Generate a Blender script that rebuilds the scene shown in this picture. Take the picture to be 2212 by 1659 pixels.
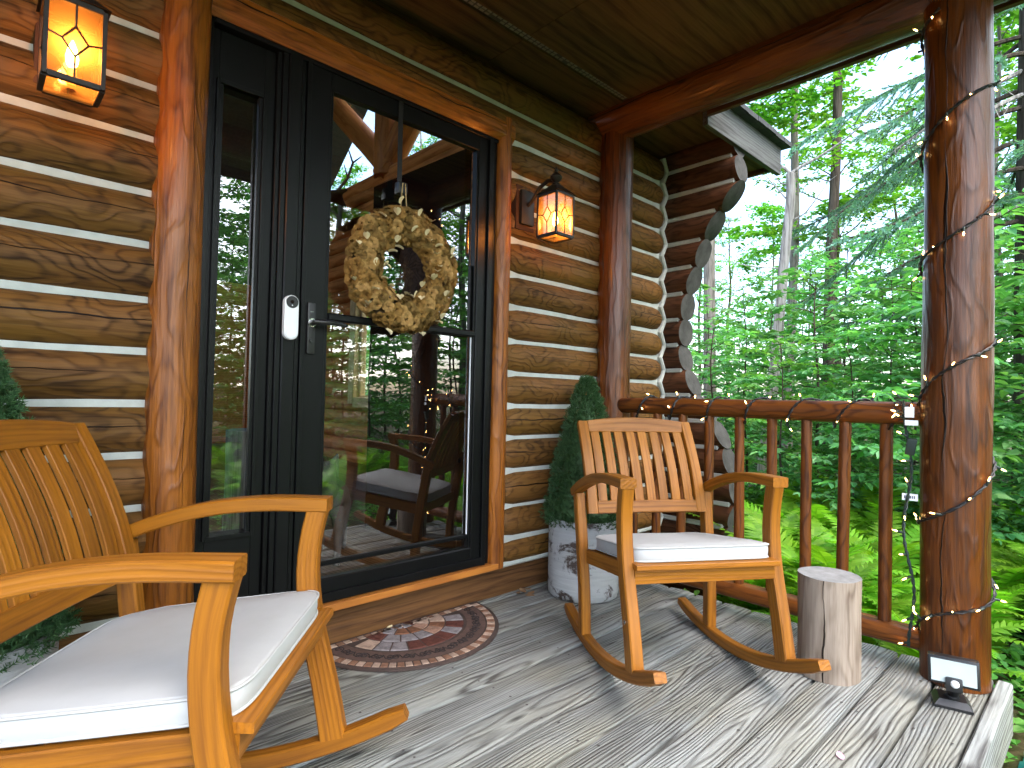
import bpy, bmesh, math, random
from mathutils import Vector, Matrix, noise
R = math.radians
rnd = random.Random(7)
S = bpy.context.scene
COL = S.collection
for o in list(bpy.data.objects): bpy.data.objects.remove(o)

# ------------------------------------------------------------------ camera
cam_d = bpy.data.cameras.new('camera'); cam = bpy.data.objects.new('camera', cam_d); COL.objects.link(cam)
yaw, pitch, roll = R(46.5), R(1.292), R(1.249)
F = Vector((math.cos(yaw)*math.cos(pitch), math.sin(yaw)*math.cos(pitch), math.sin(pitch)))
Rt = Vector((math.sin(yaw), -math.cos(yaw), 0)); Up = Rt.cross(F)
R2 = Rt*math.cos(roll) + Up*math.sin(roll); U2 = Up*math.cos(roll) - Rt*math.sin(roll)
M = Matrix((R2, U2, -F)).transposed().to_4x4(); M.translation = (0, 0, 1.0)
cam.matrix_world = M
cam_d.sensor_width = 36; cam_d.lens = 36*1245.66/2212; cam_d.clip_start = 0.02; cam_d.clip_end = 600
S.camera = cam

# ------------------------------------------------------------------ sky, sun, exposure
SUN_AZ, SUN_EL = R(-92), R(55)
W = bpy.data.worlds.new('World'); S.world = W; W.use_nodes = True
wn = W.node_tree.nodes; wl = W.node_tree.links
bg = wn['Background']; sky = wn.new('ShaderNodeTexSky'); sky.sky_type = 'NISHITA'; sky.sun_disc = False
sky.sun_elevation = SUN_EL; sky.sun_rotation = R(90) - SUN_AZ; sky.dust_density = 2.5; sky.air_density = 1.0; sky.ozone_density = 1.0
wl.new(sky.outputs[0], bg.inputs[0]); bg.inputs[1].default_value = 0.15
sd = bpy.data.lights.new('sun', 'SUN'); sun = bpy.data.objects.new('sun', sd); COL.objects.link(sun)
sd.energy = 1.25; sd.angle = R(120); sd.color = (1.0, 0.98, 0.95)
dirv = Vector((math.cos(SUN_AZ)*math.cos(SUN_EL), math.sin(SUN_AZ)*math.cos(SUN_EL), math.sin(SUN_EL)))
sun.rotation_euler = dirv.to_track_quat('Z', 'Y').to_euler()
S.view_settings.view_transform = 'Standard'; S.view_settings.look = 'None'; S.view_settings.gamma = 1
S.view_settings.use_curve_mapping = False; S.view_settings.exposure = 2.75
S.render.engine = 'CYCLES'
cy = S.cycles; cy.use_denoising = True; cy.max_bounces = 7; cy.diffuse_bounces = 4; cy.use_adaptive_sampling = True; cy.adaptive_threshold = 0.025; cy.glossy_bounces = 4
cy.transparent_max_bounces = 12; cy.transmission_bounces = 4; cy.sample_clamp_indirect = 6; cy.caustics_reflective = False; cy.caustics_refractive = False

# ------------------------------------------------------------------ material helpers
MATS = {}
def newmat(name):
    m = bpy.data.materials.new(name); m.use_nodes = True; nt = m.node_tree; nt.nodes.clear()
    MATS[name] = m
    return m, nt
def N(nt, typ, ins=None, **kw):
    n = nt.nodes.new('ShaderNode'+typ)
    for k, v in kw.items(): setattr(n, k, v)
    if ins:
        for k, v in ins.items():
            s = n.inputs[k]
            if isinstance(v, bpy.types.Node): nt.links.new(v.outputs[0], s)
            elif isinstance(v, bpy.types.NodeSocket): nt.links.new(v, s)
            else:
                if hasattr(s.default_value, '__len__') and hasattr(v, '__len__') and len(v) == 3 and len(s.default_value) == 4: v = tuple(v)+(1,)
                s.default_value = v
    return n
def math_(nt, op, a, b=0.0, clamp=False):
    return N(nt, 'Math', {0: a, 1: b}, operation=op, use_clamp=clamp)
def ramp(nt, fac, stops):
    r = N(nt, 'ValToRGB', {0: fac}); e = r.color_ramp.elements
    while len(e) < len(stops): e.new(0.5)
    for i, (p, c) in enumerate(stops):
        e[i].position = p; e[i].color = tuple(c)+(1,) if len(c) == 3 else c
    return r
def mix(nt, fac, a, b, blend='MIX'):
    n = nt.nodes.new('ShaderNodeMix'); n.data_type = 'RGBA'; n.blend_type = blend
    for i, v in ((0, fac), (6, a), (7, b)):
        s = n.inputs[i]
        if isinstance(v, bpy.types.Node): nt.links.new(v.outputs[0], s)
        elif isinstance(v, bpy.types.NodeSocket): nt.links.new(v, s)
        else: s.default_value = (tuple(v)+(1,)) if hasattr(v, '__len__') and len(v) == 3 else v
    return n.outputs[2]
def out(nt, sh):
    N(nt, 'OutputMaterial', {0: sh})

def wood(name, light, dark, rough=0.5, bump=0.25, coat=0.0, ring=26.0, along=0.25, fine=0.4, blotch=0.35, knots=0.5, crack=0.0,
         tint2=None, spec=0.3, fade=0.5, wobamp=13.0, wobscale=9.0, sharp=2.6):
    """peeled, stained or weathered timber; the grain follows the piece through the point attribute 'wood' (length, across, across)"""
    m, nt = newmat(name)
    at = N(nt, 'Attribute', attribute_name='wood'); oi = N(nt, 'ObjectInfo')
    off = N(nt, 'VectorMath', {0: N(nt, 'CombineXYZ', {0: math_(nt, 'MULTIPLY', oi.outputs['Random'], 53.0), 1: 0.0, 2: 0.0})}, operation='ADD')
    nt.links.new(at.outputs['Vector'], off.inputs[1])
    v = off.outputs[0]
    # knots bend the grain round them
    kv = N(nt, 'VectorMath', {0: v, 1: (1.9, 7.0, 7.0)}, operation='MULTIPLY')
    vor = N(nt, 'TexVoronoi', {0: kv, 'Scale': 1.0, 'Randomness': 1.0}, feature='F1')
    kn = N(nt, 'MapRange', {0: vor.outputs['Distance'], 1: 0.05, 2: 0.42, 3: 1.0, 4: 0.0})
    lv = N(nt, 'VectorMath', {0: v, 1: (along, 1.0, 1.0)}, operation='MULTIPLY')
    wob = N(nt, 'TexNoise', {0: lv, 'Scale': wobscale, 'Detail': 2.5})
    rv = N(nt, 'VectorMath', {0: lv, 1: (0, 0.021, 0.034)}, operation='ADD')
    sx = N(nt, 'SeparateXYZ', {0: rv})
    rad = math_(nt, 'SQRT', math_(nt, 'ADD', math_(nt, 'MULTIPLY', sx.outputs[1], sx.outputs[1]), math_(nt, 'MULTIPLY', sx.outputs[2], sx.outputs[2])))
    ph = math_(nt, 'ADD', math_(nt, 'MULTIPLY', rad, ring*6.28), math_(nt, 'MULTIPLY', wob.outputs['Fac'], wobamp))
    ph = math_(nt, 'ADD', ph, math_(nt, 'MULTIPLY', kn, 5.0*knots))
    ph = math_(nt, 'ADD', ph, math_(nt, 'MULTIPLY', oi.outputs['Random'], 20.0))
    wave = math_(nt, 'MULTIPLY_ADD', math_(nt, 'SINE', ph), 0.5); wave.inputs[2].default_value = 0.5
    wave = math_(nt, 'POWER', wave, sharp)
    fv = N(nt, 'VectorMath', {0: v, 1: (4.0, 110.0, 110.0)}, operation='MULTIPLY')
    fn = N(nt, 'TexNoise', {0: fv, 'Scale': 1.0, 'Detail': 3.0, 'Roughness': 0.65})
    bv = N(nt, 'VectorMath', {0: v, 1: (1.2, 3.5, 3.5)}, operation='MULTIPLY')
    bn = N(nt, 'TexNoise', {0: bv, 'Scale': 1.6, 'Detail': 4.0})
    f2 = N(nt, 'TexNoise', {0: N(nt, 'VectorMath', {0: v, 1: (2.2, 60.0, 60.0)}, operation='MULTIPLY'), 'Scale': 1.0, 'Detail': 4.0, 'Roughness': 0.7, 'Distortion': 0.4})
    g = math_(nt, 'MULTIPLY', wave, math_(nt, 'MULTIPLY', bn.outputs['Fac'], fade*2))
    g = math_(nt, 'ADD', g, math_(nt, 'MULTIPLY', math_(nt, 'SUBTRACT', fn.outputs['Fac'], 0.5), fine))
    g = math_(nt, 'ADD', g, math_(nt, 'MULTIPLY', N(nt, 'MapRange', {0: f2.outputs['Fac'], 1: 0.44, 2: 0.62}), fine*0.85))
    g = math_(nt, 'ADD', g, math_(nt, 'MULTIPLY', math_(nt, 'SUBTRACT', bn.outputs['Fac'], 0.5), blotch*2), clamp=True)
    col = mix(nt, g, light, dark)
    if tint2:
        t2 = N(nt, 'TexNoise', {0: N(nt, 'VectorMath', {0: v, 1: (0.9, 2.2, 2.2)}, operation='MULTIPLY'), 'Scale': 2.3, 'Detail': 2.0})
        col = mix(nt, N(nt, 'MapRange', {0: t2.outputs['Fac'], 1: 0.42, 2: 0.68, 3: 0.0, 4: 0.75}), col, mix(nt, 1.0, col, tint2, 'MULTIPLY'))
    tone = math_(nt, 'MULTIPLY_ADD', math_(nt, 'FRACT', math_(nt, 'MULTIPLY', oi.outputs['Random'], 7.31)), 0.30); tone.inputs[2].default_value = 0.84
    col = mix(nt, 1.0, col, N(nt, 'CombineColor', {0: tone, 1: tone, 2: tone}).outputs[0], 'MULTIPLY')
    core = N(nt, 'MapRange', {0: vor.outputs['Distance'], 1: 0.03, 2: 0.10, 3: 0.8*min(1, knots), 4: 0.0})
    col = mix(nt, core, col, tuple(c*0.35 for c in dark))
    hgt = math_(nt, 'ADD', math_(nt, 'MULTIPLY', wave, -0.5), math_(nt, 'MULTIPLY', fn.outputs['Fac'], 0.7))
    if crack > 0:
        s0 = N(nt, 'SeparateXYZ', {0: at.outputs['Vector']})
        cn = N(nt, 'TexNoise', {0: N(nt, 'VectorMath', {0: v, 1: (2.2, 0, 0)}, operation='MULTIPLY'), 'Scale': 1.5, 'Detail': 4.0})
        ang = N(nt, 'Math', {0: s0.outputs[2], 1: s0.outputs[1]}, operation='ARCTAN2')
        d = None
        for k in range(3):
            aa = math_(nt, 'SUBTRACT', ang, math_(nt, 'MULTIPLY_ADD', oi.outputs['Random'], 0.0))
            c0 = math_(nt, 'ADD', math_(nt, 'MULTIPLY', cn.outputs['Fac'], 0.55), -2.9+2.0*k+0.3)
            dd = math_(nt, 'ABSOLUTE', math_(nt, 'SUBTRACT', aa, c0))
            d = dd if d is None else math_(nt, 'MINIMUM', d, dd)
        wv = N(nt, 'TexNoise', {0: N(nt, 'VectorMath', {0: v, 1: (1.0, 0, 0)}, operation='MULTIPLY'), 'Scale': 2.0, 'Detail': 1.0})
        wid = math_(nt, 'MULTIPLY', math_(nt, 'SUBTRACT', wv.outputs['Fac'], 0.36, clamp=True), 0.22*crack)
        ck = N(nt, 'Math', {0: math_(nt, 'SUBTRACT', wid, d), 1: 60.0}, operation='MULTIPLY', use_clamp=True)
        col = mix(nt, ck, col, tuple(c*0.12 for c in dark))
        hgt = math_(nt, 'SUBTRACT', hgt, math_(nt, 'MULTIPLY', ck, 2.5))
    bp = N(nt, 'Bump', {'Strength': bump, 'Distance': 0.004, 'Height': hgt})
    rg = math_(nt, 'ADD', math_(nt, 'MULTIPLY', g, 0.22), rough-0.08, clamp=True)
    p = N(nt, 'BsdfPrincipled', {'Base Color': col, 'Roughness': rg, 'Normal': bp, 'Coat Weight': coat, 'Coat Roughness': 0.22, 'Specular IOR Level': spec})
    out(nt, p)
    return m

def plain(name, col, rough=0.5, metal=0.0, var=0.0, vscale=8.0, bump=0.0, bscale=60.0, emit=None, estr=0.0, spec=0.5, coat=0.0, col2=None, stretch=(1, 1, 1)):
    m, nt = newmat(name)
    tc = N(nt, 'TexCoord'); mp = N(nt, 'VectorMath', {0: tc.outputs['Object'], 1: stretch}, operation='MULTIPLY')
    c = col
    if var > 0 or col2:
        n1 = N(nt, 'TexNoise', {0: mp, 'Scale': vscale, 'Detail': 5.0, 'Roughness': 0.6})
        f = N(nt, 'MapRange', {0: n1.outputs['Fac'], 1: 0.35, 2: 0.65})
        c = mix(nt, f, col, col2 if col2 else tuple(x*(1-var) for x in col))
    ins = {'Base Color': c, 'Roughness': rough, 'Metallic': metal, 'Specular IOR Level': spec, 'Coat Weight': coat}
    if bump > 0:
        n2 = N(nt, 'TexNoise', {0: mp, 'Scale': bscale, 'Detail': 4.0})
        ins['Normal'] = N(nt, 'Bump', {'Strength': bump, 'Distance': 0.003, 'Height': n2.outputs['Fac']})
    if emit: ins['Emission Color'] = emit; ins['Emission Strength'] = estr
    out(nt, N(nt, 'BsdfPrincipled', ins))
    return m

def leafmat(name, c1, c2, trans=0.35, rough=0.45, c3=None, spec=0.3):
    m, nt = newmat(name)
    g = N(nt, 'NewGeometry'); oi = N(nt, 'ObjectInfo')
    stops = [(0.0, c1), (0.6, c2)] + ([(1.0, c3)] if c3 else [])
    c = ramp(nt, g.outputs['Random Per Island'], stops)
    h = N(nt, 'HueSaturation', {'Color': c, 'Hue': math_(nt, 'MULTIPLY_ADD', oi.outputs['Random'], 0.03)})
    h.inputs['Hue'].links[0].from_node.inputs[2].default_value = 0.485
    v_ = math_(nt, 'MULTIPLY_ADD', oi.outputs['Random'], 0.45); v_.inputs[2].default_value = 0.78
    nt.links.new(v_.outputs[0], h.inputs['Value'])
    p = N(nt, 'BsdfPrincipled', {'Base Color': h, 'Roughness': rough, 'Specular IOR Level': spec})
    t = N(nt, 'BsdfTranslucent', {0: mix(nt, 1.0, h.outputs[0], (1.15, 1.25, 0.5), 'MULTIPLY')})
    out(nt, N(nt, 'MixShader', {0: trans, 1: p, 2: t}))
    return m

def glassmat(name, tint=(0.93, 0.96, 0.95), base=0.05, trans_mix=0.0, tcol=(1, 1, 1), ior=1.5, rough=0.0, boost=1.9):
    m, nt = newmat(name)
    ge = N(nt, 'NewGeometry')
    dt = N(nt, 'VectorMath', {0: ge.outputs['Normal'], 1: ge.outputs['Incoming']}, operation='DOT_PRODUCT')
    om = math_(nt, 'SUBTRACT', 1.0, math_(nt, 'ABSOLUTE', dt.outputs['Value']), clamp=True)
    fr = math_(nt, 'MULTIPLY_ADD', math_(nt, 'POWER', om, 5.0), 0.96); fr.inputs[2].default_value = 0.04
    f = math_(nt, 'MULTIPLY_ADD', fr, boost, clamp=True); f.inputs[2].default_value = base
    sh = N(nt, 'BsdfTransparent', {0: tint})
    if trans_mix > 0:
        sh = N(nt, 'MixShader', {0: trans_mix, 1: sh, 2: N(nt, 'BsdfTranslucent', {0: tcol})})
    out(nt, N(nt, 'MixShader', {0: f, 1: sh, 2: N(nt, 'BsdfGlossy', {0: (1, 1, 1), 'Roughness': rough})}))
    return m

def emitmat(name, col, strength, sample=True):
    m, nt = newmat(name); out(nt, N(nt, 'Emission', {0: col, 1: strength}))
    if not sample: m.cycles.emission_sampling = 'NONE'
    return m

# ------------------------------------------------------------------ materials
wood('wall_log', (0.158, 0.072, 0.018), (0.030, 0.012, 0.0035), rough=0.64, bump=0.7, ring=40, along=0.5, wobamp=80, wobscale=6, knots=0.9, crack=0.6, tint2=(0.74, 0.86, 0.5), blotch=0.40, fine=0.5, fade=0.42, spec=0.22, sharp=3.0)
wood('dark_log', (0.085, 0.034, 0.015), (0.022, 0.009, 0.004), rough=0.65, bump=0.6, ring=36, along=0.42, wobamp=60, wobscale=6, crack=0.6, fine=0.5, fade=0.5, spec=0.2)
wood('post_wood', (0.155, 0.045, 0.006), (0.030, 0.007, 0.0015), rough=0.36, bump=1.0, coat=0.2, ring=34, along=0.22, wobamp=44, wobscale=9, crack=0.9, blotch=0.55, tint2=(0.5, 0.42, 0.42), knots=1.0, fine=0.65, fade=0.30)
wood('trim_wood', (0.255, 0.082, 0.009), (0.072, 0.018, 0.0025), rough=0.42, bump=0.9, coat=0.1, ring=34, along=0.26, wobamp=50, wobscale=9, crack=0.55, knots=1.0, fine=0.62, fade=0.32)
wood('rail_wood', (0.185, 0.056, 0.008), (0.045, 0.011, 0.0025), rough=0.5, bump=0.5, coat=0.04, ring=50, along=0.3, wobamp=44, crack=0.4, fine=0.5, fade=0.55, sharp=3.0)
wood('sill_wood', (0.42, 0.16, 0.03), (0.22, 0.07, 0.015), rough=0.45, bump=0.2, ring=22)
wood('base_wood', (0.125, 0.058, 0.02), (0.045, 0.019, 0.007), rough=0.6, bump=0.35, ring=40, fine=0.6)
wood('chair_wood', (0.285, 0.104, 0.007), (0.085, 0.023, 0.002), rough=0.5, bump=0.25, coat=0.03, ring=80, along=0.12, wobamp=24, knots=0.5, blotch=0.42, fine=0.40, fade=0.22, spec=0.3, sharp=2.0)
wood('deck_wood', (0.265, 0.281, 0.274), (0.068, 0.066, 0.064), rough=0.82, bump=1.0, ring=85, along=0.13, wobamp=58, wobscale=7, fine=0.45, knots=1.2, blotch=0.26, tint2=(1.0, 0.94, 0.80), spec=0.12, fade=0.55, sharp=2.2)
wood('stump_wood', (0.27, 0.222, 0.178), (0.12, 0.088, 0.066), rough=0.8, bump=0.5, ring=22, along=0.3, wobamp=30, crack=0.8, knots=1.2, blotch=0.45, spec=0.15, fine=0.5)
wood('ceiling_wood', (0.095, 0.052, 0.018), (0.035, 0.018, 0.007), rough=0.65, bump=0.2, ring=14, blotch=0.6, knots=0.2, spec=0.2, fine=0.5)
wood('fascia_wood', (0.10, 0.103, 0.102), (0.046, 0.045, 0.044), rough=0.8, bump=0.4, ring=60, fine=0.7)
wood('inside_log', (0.55, 0.20, 0.055), (0.28, 0.085, 0.022), rough=0.55, bump=0.25, ring=30)
wood('pale_trim', (0.62, 0.44, 0.22), (0.42, 0.27, 0.11), rough=0.45, bump=0.1, ring=30)
wood('grey_bark', (0.22, 0.20, 0.175), (0.09, 0.08, 0.07), rough=0.9, bump=0.8, ring=12, fine=0.9, spec=0.1)
wood('pale_bark', (0.42, 0.40, 0.37), (0.16, 0.15, 0.135), rough=0.85, bump=0.6, ring=20, fine=0.9, spec=0.1)
wood('dark_bark', (0.085, 0.07, 0.055), (0.035, 0.028, 0.022), rough=0.95, bump=0.9, ring=12, fine=0.9, spec=0.1)
plain('end_grain', (0.075, 0.073, 0.07), 0.8, var=0.45, vscale=14, bump=0.5, bscale=70, spec=0.15)
plain('stump_top', (0.29, 0.295, 0.30), 0.8, var=0.35, vscale=18, bump=0.4, spec=0.15)
plain('chink', (0.48, 0.51, 0.485), 0.85, var=0.18, vscale=16, bump=0.35, bscale=90, spec=0.2)
plain('black_paint', (0.004, 0.0045, 0.005), 0.36, var=0.3, vscale=5, spec=0.22)
plain('black_plastic', (0.012, 0.012, 0.013), 0.38, var=0.2, spec=0.5)
plain('bronze', (0.02, 0.013, 0.009), 0.5, metal=0.3, var=0.4, vscale=30, bump=0.2)
plain('white_plastic', (0.75, 0.78, 0.79), 0.3)
plain('chrome', (0.6, 0.6, 0.6), 0.25, metal=1.0)
plain('cushion_fabric', (0.425, 0.44, 0.447), 0.85, var=0.07, vscale=7, bump=0.12, bscale=22, spec=0.2)
plain('piping_fabric', (0.40, 0.41, 0.41), 0.85, spec=0.2)
plain('mat_rubber', (0.05, 0.031, 0.026), 0.75, var=0.3, vscale=30, bump=0.4, bscale=120)
plain('mat_band', (0.105, 0.062, 0.05), 0.8, var=0.35, vscale=40, bump=0.4, bscale=150)
plain('mat_groove', (0.02, 0.013, 0.012), 0.9)
for i, c in enumerate([(0.36, 0.22, 0.16), (0.20, 0.095, 0.055), (0.12, 0.045, 0.035), (0.25, 0.23, 0.24), (0.24, 0.13, 0.085), (0.44, 0.32, 0.25)]):
    plain('mat_tile_%d' % i, c, 0.8, var=0.45, vscale=45, bump=0.5, bscale=150, spec=0.2)
plain('soil', (0.03, 0.02, 0.013), 0.95)
plain('teal_tarp', (0.025, 0.21, 0.19), 0.4, var=0.4, vscale=10, bump=0.2)
plain('wreath_brown', (0.30, 0.165, 0.045), 0.8, var=0.45, vscale=30, spec=0.15)
plain('wreath_tan', (0.42, 0.25, 0.085), 0.8, var=0.4, vscale=30, spec=0.15)
plain('wreath_olive', (0.20, 0.12, 0.035), 0.8, var=0.45, vscale=30, spec=0.15)
plain('wreath_cream', (0.72, 0.62, 0.37), 0.75, var=0.2, vscale=40)
plain('wreath_core_shade', (0.05, 0.03, 0.012), 0.9)  # ring base coloured dark so gaps between the roses read as shade
plain('twine', (0.45, 0.33, 0.16), 0.9)
plain('wire_green', (0.014, 0.028, 0.024), 0.5)
plain('wire_dark', (0.010, 0.009, 0.010), 0.5)
plain('tag_paper', (0.78, 0.80, 0.84), 0.7, var=0.05)
plain('ink', (0.08, 0.09, 0.12), 0.8)
plain('dog_grey', (0.10, 0.09, 0.085), 0.85, var=0.4, vscale=9)
plain('deer_fur', (0.10, 0.055, 0.03), 0.9, var=0.3)
plain('antler', (0.25, 0.18, 0.12), 0.7)
plain('shingle', (0.045, 0.047, 0.05), 0.9, var=0.4, vscale=30, bump=0.5)
plain('inner_door_paint', (0.012, 0.008, 0.006), 0.9, spec=0.02)
plain('petal_pink', (0.75, 0.38, 0.55), 0.6)
plain('dead_leaf', (0.30, 0.18, 0.09), 0.8, var=0.4)
plain('nail', (0.045, 0.04, 0.037), 0.7)
plain('lens_white', (0.45, 0.52, 0.52), 0.25, var=0.06, vscale=20)
plain('vent_metal', (0.035, 0.032, 0.028), 0.6)
plain('vent_slot', (0.17, 0.15, 0.11), 0.7)
leafmat('leaf_maple', (0.055, 0.20, 0.022), (0.115, 0.32, 0.035), 0.5, c3=(0.19, 0.42, 0.05))
leafmat('leaf_beech', (0.06, 0.225, 0.075), (0.13, 0.36, 0.12), 0.46, c3=(0.20, 0.45, 0.15), spec=0.5)
leafmat('leaf_low', (0.07, 0.24, 0.05), (0.14, 0.36, 0.07), 0.48, c3=(0.22, 0.42, 0.09))
leafmat('fern_green', (0.11, 0.29, 0.014), (0.17, 0.38, 0.022), 0.45, c3=(0.22, 0.44, 0.04))
leafmat('spruce_blue', (0.10, 0.26, 0.18), (0.17, 0.38, 0.28), 0.25, c3=(0.27, 0.50, 0.37))
leafmat('shrub_green', (0.025, 0.075, 0.03), (0.05, 0.13, 0.05), 0.22, c3=(0.10, 0.20, 0.08))
glassmat('door_glass', (0.93, 0.95, 0.94), base=0.04, boost=3.2)
glassmat('window_glass', (0.96, 0.98, 0.97), base=0.0, boost=1.0)
glassmat('amber_glass', (0.88, 0.46, 0.18), base=0.05, trans_mix=0.11, tcol=(1.0, 0.42, 0.10), rough=0.08, boost=1.0)
glassmat('bulb_glass', (1.0, 0.95, 0.85), base=0.03, trans_mix=0.25, tcol=(1.0, 0.72, 0.38), boost=1.0)
emitmat('lamp_glow', (1.0, 0.70, 0.30), 18.0)
emitmat('fairy_glow', (1.0, 0.62, 0.24), 7.0, sample=False)

def birch_mat():
    m, nt = newmat('birch_pot')
    tc = N(nt, 'TexCoord'); v = tc.outputs['Object']
    n1 = N(nt, 'TexNoise', {0: N(nt, 'VectorMath', {0: v, 1: (4.6, 4.6, 8)}, operation='MULTIPLY'), 'Scale': 1.0, 'Detail': 5.0, 'Roughness': 0.7, 'Distortion': 0.6})
    n2 = N(nt, 'TexNoise', {0: N(nt, 'VectorMath', {0: v, 1: (3, 3, 30)}, operation='MULTIPLY'), 'Scale': 2.0, 'Detail': 4.0})
    n3 = N(nt, 'TexNoise', {0: v, 'Scale': 60.0, 'Detail': 4.0})
    c = mix(nt, n2.outputs['Fac'], (0.46, 0.48, 0.50), (0.28, 0.30, 0.315))
    k = N(nt, 'MapRange', {0: math_(nt, 'ADD', n1.outputs['Fac'], math_(nt, 'MULTIPLY', math_(nt, 'SUBTRACT', n3.outputs['Fac'], 0.5), 0.16)), 1: 0.53, 2: 0.61})
    c = mix(nt, k, c, (0.06, 0.045, 0.04))
    b = N(nt, 'Bump', {'Strength': 0.6, 'Distance': 0.006, 'Height': math_(nt, 'ADD', math_(nt, 'SUBTRACT', n2.outputs['Fac'], k), math_(nt, 'MULTIPLY', n3.outputs['Fac'], 0.4))})
    out(nt, N(nt, 'BsdfPrincipled', {'Base Color': c, 'Roughness': 0.7, 'Normal': b, 'Specular IOR Level': 0.3}))
birch_mat()
def ground_mat():
    m, nt = newmat('forest_floor')
    v = N(nt, 'TexCoord').outputs['Object']
    n1 = N(nt, 'TexNoise', {0: v, 'Scale': 0.9, 'Detail': 6.0}); n2 = N(nt, 'TexNoise', {0: v, 'Scale': 14.0, 'Detail': 5.0})
    c = mix(nt, N(nt, 'MapRange', {0: n1.outputs['Fac'], 1: 0.42, 2: 0.6}), (0.05, 0.032, 0.018), (0.035, 0.085, 0.018))
    c = mix(nt, N(nt, 'MapRange', {0: n2.outputs['Fac'], 1: 0.4, 2: 0.7}), c, (0.085, 0.06, 0.035))
    out(nt, N(nt, 'BsdfPrincipled', {'Base Color': c, 'Roughness': 0.95, 'Specular IOR Level': 0.1, 'Normal': N(nt, 'Bump', {'Strength': 0.8, 'Distance': 0.03, 'Height': n2.outputs['Fac']})}))
ground_mat()

# ------------------------------------------------------------------ object helpers
def link(o, parent=None):
    COL.objects.link(o)
    if parent is not None: o.parent = parent
    return o
def tag(o, label, cat, group=None, kind=None):
    if label: o['label'] = label
    if cat: o['category'] = cat
    if group: o['group'] = group
    if kind: o['kind'] = kind
    return o
def empty(name, loc=(0, 0, 0), rz=0.0, label=None, cat=None, group=None, kind=None):
    o = bpy.data.objects.new(name, None); o.empty_display_size = 0.1; o.location = loc; o.rotation_euler = (0, 0, rz)
    COL.objects.link(o); return tag(o, label, cat, group, kind)
def mk(name, V, Fc, mat, parent=None, wood_attr=None, smooth=True, angle=40, loc=None, mats=None, fmat=None):
    me = bpy.data.meshes.new(name); me.from_pydata([tuple(v) for v in V], [], Fc); me.update()
    if mats:
        for k in mats: me.materials.append(MATS[k])
        me.polygons.foreach_set('material_index', fmat)
    else: me.materials.append(MATS[mat])
    if wood_attr is not None:
        a = me.attributes.new('wood', 'FLOAT_VECTOR', 'POINT')
        a.data.foreach_set('vector', [c for w in wood_attr for c in w])
    if smooth:
        me.polygons.foreach_set('use_smooth', [True]*len(me.polygons)); me.set_sharp_from_angle(angle=R(angle))
    o = bpy.data.objects.new(name, me); link(o, parent)
    if loc is not None: o.location = loc
    return o
def sweep(path, w, h, up=(0, 0, 1), ch=0.12, grain_off=None, closed=False):
    """rectangular bar with chamfered edges along a path; w across (up x dir), h along up. w, h may be lists"""
    P = [Vector(p) for p in path]; n = len(P); V = []; A = []; Fc = []; s = 0.0
    go = grain_off or (rnd.uniform(-.05, .05), rnd.uniform(-.05, .05))
    for i in range(n):
        d = (P[min(i+1, n-1)]-P[max(i-1, 0)]).normalized()
        u = Vector(up); u = (u-d*u.dot(d)).normalized(); r = d.cross(u)
        if i: s += (P[i]-P[i-1]).length
        ww = (w[i] if hasattr(w, '__len__') else w)/2; hh = (h[i] if hasattr(h, '__len__') else h)/2
        c = min(ww, hh)*2*ch
        for a, b in ((-ww+c, -hh), (ww-c, -hh), (ww, -hh+c), (ww, hh-c), (ww-c, hh), (-ww+c, hh), (-ww, hh-c), (-ww, -hh+c)):
            V.append(P[i]+r*a+u*b); A.append((s, a+go[0], b+go[1]))
    for i in range(n-1):
        for k in range(8):
            a, b = i*8+k, i*8+(k+1) % 8
            Fc.append((a, b, b+8, a+8))
    Fc.append(tuple(range(7, -1, -1))); Fc.append(tuple(range((n-1)*8, n*8)))
    return V, Fc, A
def bar(name, path, w, h, mat, parent=None, up=(0, 0, 1), ch=0.12, **k):
    V, Fc, A = sweep(path, w, h, up, ch); return mk(name, V, Fc, mat, parent, A, angle=28, **k)
def box(name, x0, x1, y0, y1, z0, z1, mat, parent=None, axis=0, ch=0.06, **k):
    """box with chamfered long edges, grain along axis (0 x, 1 y, 2 z)"""
    if axis == 0: return bar(name, [(x0, (y0+y1)/2, (z0+z1)/2), (x1, (y0+y1)/2, (z0+z1)/2)], y1-y0, z1-z0, mat, parent, ch=ch, **k)
    if axis == 1: return bar(name, [((x0+x1)/2, y0, (z0+z1)/2), ((x0+x1)/2, y1, (z0+z1)/2)], x1-x0, z1-z0, mat, parent, ch=ch, **k)
    return bar(name, [((x0+x1)/2, (y0+y1)/2, z0), ((x0+x1)/2, (y0+y1)/2, z1)], x1-x0, y1-y0, mat, parent, up=(0, 1, 0), ch=ch, **k)
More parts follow.
